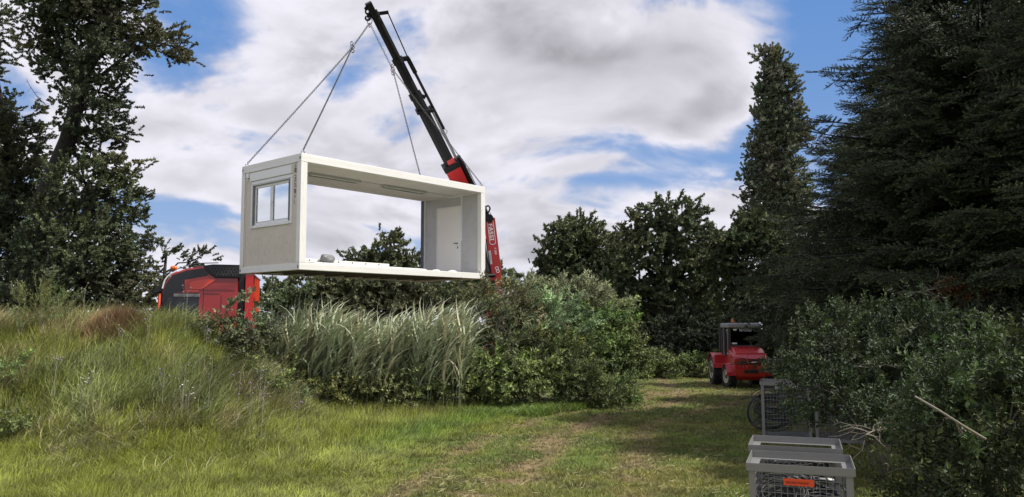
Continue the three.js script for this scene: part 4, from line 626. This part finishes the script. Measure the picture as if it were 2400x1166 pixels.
  const foot = V(at(1160, 700, 24.3).x, 1.0, -24.3); wp('crane_column', [rod(foot, V(foot.x, 3.1, foot.z), .34, .24, 14), box(1.4, .5, 1.6, foot.x, 1.1, foot.z, .05)], M.red);
  const hp = at(1143, 492, 24.0); wp('stowed_hook', [tube([V(hp.x - .06, hp.y + .08, hp.z), V(hp.x + .01, hp.y + .13, hp.z), V(hp.x + .07, hp.y + .05, hp.z), V(hp.x + .03, hp.y - .06, hp.z), V(hp.x - .04, hp.y - .1, hp.z), V(hp.x - .04, hp.y - .3, hp.z)], .026, 20, 7), tube([V(hp.x - .04, hp.y - .1, hp.z), V(hp.x + .1, hp.y - .11, hp.z), V(hp.x + .05, hp.y - .22, hp.z)], .01, 10, 5)], M.boom);
}

// ---------------------------------------------------------------- rough-terrain forklift
const lift = thing('forklift', 'red rough terrain forklift seen from behind at the end of the track', 'forklift');
lift.position.copy(at(1738, 772, 26.2).setY(0)); lift.rotation.y = -.06; lift.scale.setScalar(1.02);
{
  const g = lift;   // local: -z forward, +z rear, x right
  const hull = (pts, hw0, hw1, bevel) => { const s = new THREE.Shape(pts.map(([z, y]) => new THREE.Vector2(z, y))); const e = new THREE.ExtrudeGeometry(s, { depth: hw0 * 2, bevelEnabled: true, bevelSize: bevel, bevelThickness: bevel, bevelSegments: 3 }); e.rotateY(-Math.PI / 2); e.translate(hw0, 0, 0); const p = e.attributes.position; for (let i = 0; i < p.count; i++) { const y = p.getY(i); if (y < .62) p.setX(i, p.getX(i) * lerp(.74, 1, clamp((y - .25) / .37, 0, 1))); } e.computeVertexNormals(); return e; };
  part('counterweight', hull([[.35, .62], [.55, .34], [1.02, .30], [1.12, .40], [1.16, .62], [1.14, .93], [1.06, 1.03], [.5, 1.16], [.35, 1.16]], .5, .5, .03), M.tractorRed, g);
  part('hood', hull([[-.25, .95], [1.04, 1.02], [1.0, 1.10], [.75, 1.22], [.3, 1.30], [-.25, 1.31]], .43, .43, .03), M.tractorRed, g);
  part('body', bx(-.46, .46, .40, .96, -1.1, .45, .04), M.tractorRed, g);
  part('rear_vent', [bx(-.22, .22, .50, .60, 1.14, 1.20, .01), bx(-.42, .42, .757, .775, 1.155, 1.185)], M.black, g);
  part('number_plate', bx(-.13, .21, .80, .845, 1.165, 1.19, .004), M.plastic, g);
  part('rear_lamp', new THREE.SphereGeometry(.035, 12, 8).translate(-.2, .83, 1.17), M.brass, g);
  parts('bolt', [[-.4, .69], [-.28, .68], [-.16, .69], [-.16, .67], [.2, .69]].map(([x, y]) => bx(x, x + .05, y, y + .016, 1.17, 1.193)), M.grey, g);
  // cabin
  const cab = part('cabin_frame', [bx(-.51, -.44, 1.2, 1.95, .36, .43, .01), bx(.44, .51, 1.2, 1.95, .36, .43, .01), bx(-.51, -.44, .95, 1.95, -.75, -.68, .01), bx(.44, .51, .95, 1.95, -.75, -.68, .01), bx(-.51, .51, 1.27, 1.35, .36, .42, .01), bx(-.51, -.44, 1.0, 1.95, -.25, -.19, .01)], M.dark, g);
  part('roof', bx(-.53, .53, 1.90, 2.06, -.78, .47, .05), M.roofGrey, cab); part('rear_pane', bx(-.438, .438, 1.352, 1.898, .38, .386), new THREE.MeshPhysicalMaterial({ color: lin(.16, .18, .18), roughness: .03, transmission: 1, thickness: 0 }), cab);
  parts('side_pane', [bx(-.48, -.474, 1.0, 1.898, -.66, .35), bx(.474, .48, 1.0, 1.898, -.66, .35)], M.glass, cab);
  part('seat', [bx(-.22, .22, .95, 1.08, -.45, 0, .03), bx(-.22, .22, 1.05, 1.6, 0, .1, .03)], M.black, g);
  part('window_sticker', new THREE.PlaneGeometry(.42, .10).translate(.05, 1.84, .392), writing(256, 64, (c) => { c.fillStyle = '#c9cdd6'; c.beginPath(); c.roundRect(2, 2, 236, 60, 16); c.fill(); c.fillStyle = '#1c2c6e'; c.font = 'bold 50px sans-serif'; c.textBaseline = 'middle'; c.fillText('GPWUNC', 12, 34); }), cab);
  part('work_lamp', [new THREE.SphereGeometry(.045, 12, 8).scale(1.3, .8, .7).translate(-.30, 1.84, .43)], M.plastic, cab); part('cabin_label', bx(-.40, -.24, 1.38, 1.425, .387, .392), M.plastic, cab);
  part('wiper', [bx(-.02, .1, 1.93, 1.96, .501, .52), rod(V(.06, 1.92, .41), V(.26, 1.83, .40), .008)], M.black, cab);
  const be = part('beacon', [new THREE.CapsuleGeometry(.05, .045, 6, 12).translate(-.34, 2.13, .3)], M.amber, g); part('beacon_base', rod(V(-.34, 2.05, .3), V(-.34, 2.09, .3), .04), M.dark, be);
  part('mast', [bx(-.42, -.32, .3, 2.06, -1.6, -1.48, .01), bx(.32, .42, .3, 2.06, -1.6, -1.48, .01), bx(-.42, .42, 1.98, 2.06, -1.6, -1.5, .01), bx(-.42, .42, .9, .98, -1.6, -1.5, .01)], M.dark, g);
  parts('fork', [bx(-.35, -.23, .08, .12, -2.7, -1.6, .005), bx(.23, .35, .08, .12, -2.7, -1.6, .005)], M.dark, g);
  parts('grab_handle', [rod(V(-.54, 1.1, .40), V(-.54, 1.8, .40), .014)], M.grey, g); parts('door_pillar', [bx(.53, .56, 1.0, 1.9, -.2, -.16, .006), bx(-.56, -.53, 1.0, 1.9, -.2, -.16, .006)], M.grey, g); part('exhaust', tube([V(.62, 1.0, -.3), V(.6, 1.4, -.25), V(.52, 1.84, -.2), V(.46, 1.86, -.2)], .014, 12, 6), M.grey, g);
  const wheel = (x, y, z, R, w, turn = 0) => {
    const grp = new THREE.Group(); grp.name = 'wheel'; grp.position.set(x, y, z); grp.rotation.y = turn; g.add(grp);
    const rr = R * .56; part('tyre', new THREE.LatheGeometry([[rr, -w * .45], [R * .86, -w * .5], [R * .96, -w * .4], [R, -w * .2], [R, w * .2], [R * .96, w * .4], [R * .86, w * .5], [rr, w * .45]].map(([a, b]) => new THREE.Vector2(a, b)), 32).rotateZ(Math.PI / 2), M.tyre, grp);
    part('rim', [new THREE.CylinderGeometry(rr, rr, w * .7, 22).rotateZ(Math.PI / 2), new THREE.TorusGeometry(rr, .015, 6, 24).rotateY(Math.PI / 2).translate(-w * .44, 0, 0)], M.rimPale, grp); part('hub', new THREE.CylinderGeometry(rr * .35, rr * .4, w * .9, 12).rotateZ(Math.PI / 2), M.dark, grp);
    for (let k = 0; k < 16; k++) { const a = k / 16 * 6.283; for (const s of [-1, 1]) part('lug', new THREE.BoxGeometry(w * .5, .03, .06).rotateY(s * .5).translate(s * w * .24, R + .004, 0).rotateX(a + s * .1), M.tyre, grp); }
  };
  wheel(-.66, .50, -.95, .50, .36); wheel(.66, .50, -.95, .50, .36); wheel(-.56, .36, .62, .36, .26, .16); wheel(.56, .36, .62, .36, .26, .16);
  const guard = (x, z, R, w, y, a0, a1) => { const p = []; for (let i = 0; i <= 10; i++) { const a = lerp(a0, a1, i / 10); p.push([z + Math.cos(a) * R, y + Math.sin(a) * R]); } for (let i = 10; i >= 0; i--) { const a = lerp(a0, a1, i / 10); p.push([z + Math.cos(a) * (R - .03), y + Math.sin(a) * (R - .03)]); } const e = new THREE.ExtrudeGeometry(new THREE.Shape(p.map(([u, v]) => new THREE.Vector2(u, v))), { depth: w, bevelEnabled: false }); e.rotateY(-Math.PI / 2); return e.translate(x + w / 2, 0, 0); };
  for (const s of [-1, 1]) { part('mudguard', [guard(s * .66, -.95, .58, .4, .50, .15, 2.6), bx(s * .62 - .19, s * .62 + .19, .72, 1.02, -.50, -.42, .02)], M.tractorRed, g); part('mudguard', guard(s * .57, .62, .43, .3, .36, .1, 2.7), M.tractorRed, g); }
  part('tow_hitch', [bx(-.03, .03, .12, .36, .95, 1.02, .01), bx(-.12, .03, .12, .17, .95, 1.02, .01)], M.dark, g); part('side_label', bx(-.455, -.45, 1.0, 1.08, .36, .52), M.plastic, g);
}

// ---------------------------------------------------------------- mesh crates with cables
function crate(label, x, z, yaw, w, d, h, o = {}) {
  const c = thing('mesh_crate', label, 'crate', 'galvanised mesh crates along the bushes'); c.position.set(x, o.y || 0, z); c.rotation.y = yaw; const p = .05, hw = w / 2, hd = d / 2;
  for (const sx of [-1, 1]) for (const sz of [-1, 1]) part('corner_post', [bx(sx * hw, sx * (hw - p), .02, h - .06, sz * hd, sz * (hd - .006)), bx(sx * hw, sx * (hw - .006), .02, h - .06, sz * (hd - .0062), sz * (hd - p))], M.galv, c);
  // flared stacking rim: flat ledge with an upright lip
  for (const s of [-1, 1]) { part('rim', [bx(-hw - .015, hw + .015, h - .058, h, s * (hd + .012), s * (hd + .018)), bx(-hw - .012, hw + .012, h - .064, h - .0585, s * (hd - .05), s * (hd + .011))], M.galv, c); part('rim', [bx(s * (hw + .012), s * (hw + .018), h - .057, h - .001, -hd - .011, hd + .011), bx(s * (hw - .06), s * (hw + .011), h - .0625, h - .0595, -hd + .05, hd - .05)], M.galv, c); }
  for (const s of [-1, 1]) { part('base_rail', bx(-hw, hw, .02, .07, s * (hd - .007), s * (hd - .04)), M.galv, c); part('base_rail', bx(s * (hw - .008), s * (hw - .04), .022, .068, -hd + .042, hd - .042), M.galv, c); }
  part('floor_plate', bx(-hw + .01, hw - .01, .071, .078, -hd + .01, hd - .01), M.galv, c);
  const n = o.n || 14, m = o.m || 14, r = .0028, wires = (horiz, len, hh) => { const g = []; for (let i = 1; i < horiz; i++) { const t = lerp(-len / 2 + p, len / 2 - p, i / horiz); g.push(rod(V(t, .07, 0), V(t, hh, 0), r, r, 4)); } for (let j = 1; j < m; j++) { const y = lerp(.07, hh, j / m); g.push(rod(V(-len / 2 + p * .6, y, r * 2), V(len / 2 - p * .6, y, r * 2), r, r, 4)); } return g; };
  for (const s of [-1, 1]) { part('wire_mesh', wires(n, w, h - .06).map((q) => q.translate(0, 0, s * (hd - .015))), M.wire, c); part('wire_mesh', wires(Math.round(n * d / w), d, h - .06).map((q) => q.rotateY(Math.PI / 2).translate(s * (hw - .015), 0, 0)), M.wire, c); }
  for (const s of [-1, 1]) for (const q of [-1, 1]) part('foot', bx(s * (hw - .06), s * hw, 0, .019, q * (hd - .06), q * hd), M.galv, c);
  return c;
}
const CR = [crate('nearest mesh crate with the orange label on its front', 2.315, -6.40, -.357, .75, .66, .862), crate('second mesh crate, just behind the orange labelled one', 2.61, -7.32, -.357, .75, .66, .868), crate('farthest mesh crate beside the bicycle wheel', 4.80, -13.83, -.34, .80, .8, 1.0, { n: 14, m: 14 }), crate('half hidden mesh crate under the overhanging shrub', 5.60, -13.53, -.34, .8, .8, 1.0)];
{
  const card = part('label_card', bx(-.12, .10, -.026, .026, 0, .002), mat([.72, .075, .012], .6), CR[0], 'orange handwritten label'); card.position.set(.0, .735, .334);
  part('handwriting', new THREE.PlaneGeometry(.2, .045).translate(-.012, -.002, .0035), writing(512, 112, (g) => { g.fillStyle = '#5a1206'; g.font = 'bold 56px sans-serif'; g.textBaseline = 'middle'; g.fillText('MIDDELSTRAND', 18, 60); }), card);
  const coil = (host, label, seed, cx, cy, cz, R, ry, n, m, tiltX, group) => {
    const r = rngOf(seed), gs = [];
    for (let k = 0; k < n * 1.5; k++) { const pts = [], rr = R * (.8 + .35 * r()), ox = (r() - .5) * .07, oy = (r() - .5) * ry, oz = (r() - .5) * .07, tx = tiltX + (r() - .5) * .5, tz = (r() - .5) * .5, q = new THREE.Quaternion().setFromEuler(new THREE.Euler(tx, 0, tz)); for (let i = 0; i < 14; i++) { const a = i / 14 * 6.283; pts.push(V(Math.cos(a) * rr * 1.15, (r() - .5) * .025, Math.sin(a) * rr).applyQuaternion(q).add(V(ox, oy, oz))); } gs.push(new THREE.TubeGeometry(new THREE.CatmullRomCurve3(pts, true), 36, (.0042 + .0028 * r()), 5, true)); }
    const o = part(numbered('cable_coil'), gs, m, scene); tag(o, label, 'cable', group); o.position.copy(host.localToWorld(V(cx, cy, cz))); o.rotation.y = host.rotation.y; return o;
  };
  CR.forEach((c) => c.updateMatrixWorld(true));
  const G = 'cables in the mesh crates';
  coil(CR[0], 'black cable coils filling the bottom of the nearest crate', 1, 0, .22, 0, .25, .22, 26, M.cable, 0, G); coil(CR[0], 'grey cable loops behind the mesh left of the orange label', 2, -.15, .53, .14, .16, .2, 16, M.cableGrey, .8, G); coil(CR[0], 'cable loops behind the mesh right of the orange label', 3, .15, .49, .12, .16, .2, 16, M.cable, .6, G); coil(CR[0], 'tight grey cable coil on top in the nearest crate', 4, .0, .65, -.06, .09, .07, 12, M.cableGrey, .3, G);
  coil(CR[1], 'black cable heap in the second crate', 5, 0, .60, 0, .25, .14, 30, M.cable, 0, G); coil(CR[2], 'dark cable heap in the farthest crate', 6, -.2, .5, .1, .28, .5, 26, M.cable, .3, G); coil(CR[2], 'grey cable loops in the farthest crate', 7, .2, .6, .15, .22, .4, 14, M.cableGrey, .6, G); coil(CR[3], 'black cables in the half hidden crate', 8, 0, .5, 0, .25, .4, 22, M.cable, .2, G); coil(CR[1], 'black cable coils lower in the second crate', 9, 0, .3, 0, .27, .3, 20, M.cable, .1, G);
  const plug = (host, label, x, y, z, ry, rz, m1, m2, s = 1) => { const o = thing('plug', label, 'plug', 'plugs among the cables'); o.position.copy(host.localToWorld(V(x, y, z))); o.rotation.set(0, ry, rz); o.scale.setScalar(s); part('body', [rod(V(-.05, 0, 0), V(.02, 0, 0), .02, .024, 12), rod(V(.02, 0, 0), V(.03, 0, 0), .03, .03, 12)], m1, o); part('socket', [rod(V(.03, 0, 0), V(.08, 0, 0), .027, .027, 14)], m2, o); };
  plug(CR[0], 'brass and silver plug behind the mesh of the nearest crate', -.06, .50, .29, .3, .25, M.brass, M.chrome); plug(CR[0], 'silver plug with a blue collar behind the mesh of the nearest crate', .12, .50, .29, 3.1, 0, M.blue, M.chrome); plug(CR[0], 'grey connector beside the tight coil in the nearest crate', .17, .70, -.02, .2, -.15, M.cableGrey, M.galv);
  plug(CR[1], 'white and grey socket block on the cables of the second crate', -.12, .715, .05, .2, 0, M.plastic, M.plastic, 1.3); plug(CR[1], 'white plug at the left in the second crate', -.2, .72, -.12, .1, .1, M.plastic, M.plastic); plug(CR[1], 'blue plug in the middle of the second crate', .06, .715, .06, .6, 0, M.blue, M.plastic); plug(CR[1], 'blue and pale plug at the back of the second crate', .14, .72, -.12, .2, 0, M.blue, M.plastic); plug(CR[2], 'white plug showing through the farthest crate', -.1, .9, .3, .2, 0, M.plastic, M.plastic, 1.3); plug(CR[2], 'red and white plug showing through the farthest crate', .1, .9, .3, .2, 0, M.red, M.plastic, 1.3);
  // bicycle wheel leaning behind the farthest crate
  const bw = thing('bicycle_wheel', 'black bicycle wheel standing behind the farthest mesh crate', 'wheel'); bw.position.set(4.74, .345, -14.75); bw.rotation.set(0, -.1, 0);
  part('tyre', new THREE.TorusGeometry(.33, .02, 8, 44), M.tyre, bw); part('rim', new THREE.TorusGeometry(.308, .01, 6, 40), M.steel, bw); part('hub', new THREE.CylinderGeometry(.02, .02, .09, 10).rotateX(Math.PI / 2), M.steel, bw); for (let k = 0; k < 24; k++) { const a = k / 24 * 6.283; part('spoke', rod(V(Math.cos(a) * .02, Math.sin(a) * .02, k % 2 ? .03 : -.03), V(Math.cos(a + .1) * .3, Math.sin(a + .1) * .3, 0), .0016, .0016, 3), M.steel, bw); }
}

// ---------------------------------------------------------------- bramble shoots in front of the cab
{
  const shoot = (label, seed, pts) => { const r = rngOf(seed), o = thing('bramble_shoot', label, 'shoot', 'arching bramble shoots'), W = limbs(), cur = new THREE.CatmullRomCurve3(pts), P = []; for (let i = 0; i <= 10; i++) P.push(cur.getPoint(i / 10)); W.add(P, .008, .003, 5); part('stem', W.geo(), M.stemPale, o); const R = ribbons(); for (let i = 1; i <= 9; i++) { const p = cur.getPoint(.25 + .75 * i / 9); for (let k = 0; k < 3; k++) { const d = V(r() - .4, r() - .45, r() - .3).normalize(), n = rv(r), t = .8 + .5 * r(); n.addScaledVector(d, -n.dot(d)).normalize(); R.leaf(p, d, n, .10 + .04 * r(), .07 + .02 * r(), [.15 * t, .18 * t, .085 * t], .15); } } part('leaves', R.geo(), LEAF.soft, o).userData.kind = 'stuff'; };
  shoot('leafy bramble shoot rising in front of the red headboard', 1, [at(515, 765, 15.2), at(540, 720, 15.1), at(565, 690, 15.0), at(590, 682, 15.0)]); shoot('bramble shoot arching across the rear of the cab', 2, [at(530, 770, 15.1), at(528, 725, 15.0), at(545, 700, 14.9), at(575, 702, 14.9)]); shoot('bramble shoot leaning right beside the reeds', 3, [at(590, 765, 15.2), at(600, 715, 15.2), at(625, 690, 15.3), at(650, 695, 15.4)]);
}
// ---------------------------------------------------------------- dead wood and small details
function dead(name, label, seed, pts, r0, r1, n, len, m = M.twig) { const r = rngOf(seed), W = limbs(); const cur = new THREE.CatmullRomCurve3(pts), P = []; for (let i = 0; i <= 12; i++) P.push(cur.getPoint(i / 12)); W.add(P, r0, r1, 7); for (let i = 0; i < n; i++) { const p = cur.getPoint(.2 + .8 * r()), e = p.clone().add(rv(r).multiplyScalar(len * (.4 + .8 * r()))); e.y -= .05; const mid = bend(p, e, .08, r, 5, .16); W.add(mid, r1 * .8, r1 * .25, 4); if (r() < .7) W.add(bend(mid[2], mid[2].clone().add(rv(r).multiplyScalar(len * .4)), .05, r, 4, .15), r1 * .5, r1 * .2, 3); } const o = part(numbered(name), W.geo(), m, scene); return tag(o, label, 'branch', 'dead branches in the bushes'); }
dead('dead_branch', 'thick pale broken branch slanting through the undergrowth at lower right', 1, [at(2145, 930, 6.7), at(2200, 962, 6.6), at(2260, 1000, 6.6), at(2310, 1030, 6.7)], .009, .013, 3, .12);
dead('dead_branch', 'fan of bare pale twigs hanging beside the nearest crate', 2, [at(2070, 1000, 8.2), at(2050, 1010, 8.1), at(2030, 1020, 8.0)], .008, .006, 16, .35);
dead('dead_branch', 'long dead spruce bough with pale twigs above the right shrubs', 3, [at(2400, 600, 12), at(2330, 640, 12), at(2230, 670, 12), at(2120, 690, 12)], .022, .008, 22, .45);
dead('dead_branch', 'bare pale branch at the right edge high in the spruce', 4, [at(2420, 140, 12), at(2370, 145, 12), at(2310, 165, 12)], .012, .006, 8, .3);
dead('dead_branch', 'bare grey twigs standing out of the dark hedge shrub', 5, [at(1170, 800, 18.4), at(1168, 765, 18.4), at(1185, 740, 18.4)], .012, .006, 14, .5);
dead('dead_branch', 'bare grey twigs sticking out of the left tree', 6, [at(110, 250, 21.5), at(85, 225, 21.5), at(62, 190, 21.5)], .014, .006, 8, .5);
{ // browned spray on the dead bough
  const r = rngOf(77), list = []; for (let i = 0; i < 40; i++) { const p = at(lerp(2230, 2340, r()), lerp(655, 690, r()), 11.9 + .3 * r()); list.push([place(p, V(-.6 + r() * .6, -.5 + .5 * r(), r() - .5).normalize(), r() * 6, .25 + .2 * r()), .10, .045, .016]); }
  instanced('dead_needles', sprays[0], needleMat, list, scene, 'browned needles hanging on the dead spruce bough', 'needles');
}
{ // thistles and umbels in the tall grass
  const r = rngOf(531);
  const stalk = (name, label, category, group, px, py, d, h, m) => { const p = groundAt(px, d), W = limbs(); const o = thing(name, label, category, group); o.position.copy(p); const top = V(.05 * h, h, 0); W.add(bend(V(0, 0, 0), top, .02, r, 5, .03), .006, .003, 4); const heads = []; const k = 5; for (let i = 0; i < k; i++) { const a = V(0, h * (.5 + .45 * r()), 0), e = a.clone().add(V((r() - .3) * .18, .1 + .1 * r(), (r() - .5) * .18)); W.add([a, a.clone().lerp(e, .5).add(V(0, -.01, 0)), e], .003, .002, 3); heads.push(new THREE.IcosahedronGeometry(.010 + .006 * r(), 1).scale(1, m === M.umbel ? .5 : 1.1, 1).translate(e.x, e.y, e.z)); } part('stem', W.geo(), M.stemPale, o); part('flowers', heads, m, o); };
  M.thistle = mat([.20, .15, .22], .9); M.umbel = mat([.55, .55, .48], .9); M.seed = mat([.20, .17, .14], .9);
  const places = [[385, 815, 'left'], [700, 790, 'x'], [480, 760, 'y'], [560, 770, 'z'], [620, 800, 'w'], [345, 880, 'v'], [590, 860, 'u']];
  places.forEach(([px, py], i) => stalk('thistle', ['thin thistle below the rust brown patch on the bank', 'thin thistle beside the foot of the reeds', 'thin thistle in the grass under the truck cab window', 'thin thistle in the grass under the rear of the cab', 'thin thistle between the bramble and the reeds', 'thin thistle low in the middle of the bank', 'thin thistle low at the right end of the bank'][i], 'thistle', 'thistles on the grassy bank', px, py, 12.6 + (i % 3) * .6, .75 + .3 * r(), M.thistle));
  for (let i = 0; i < 10; i++) stalk('dock_stalk', 'dry brown seeding stalk standing in the long grass of the bank', 'weed', 'dry stalks on the grassy bank', lerp(120, 640, r()), 0, 12.2 + 3 * r(), .6 + .4 * r(), M.seed);
  for (let i = 0; i < 4; i++) stalk('umbel', 'white flowering weed low in the grassy bank', 'weed', 'white flowers on the grassy bank', [195, 212, 430, 445][i], 0, 12.4, .45 + .15 * r(), M.umbel);
}

scene.traverse((o) => { if (o.isMesh) { o.castShadow = true; o.receiveShadow = true; } });
renderer.render(scene, camera);
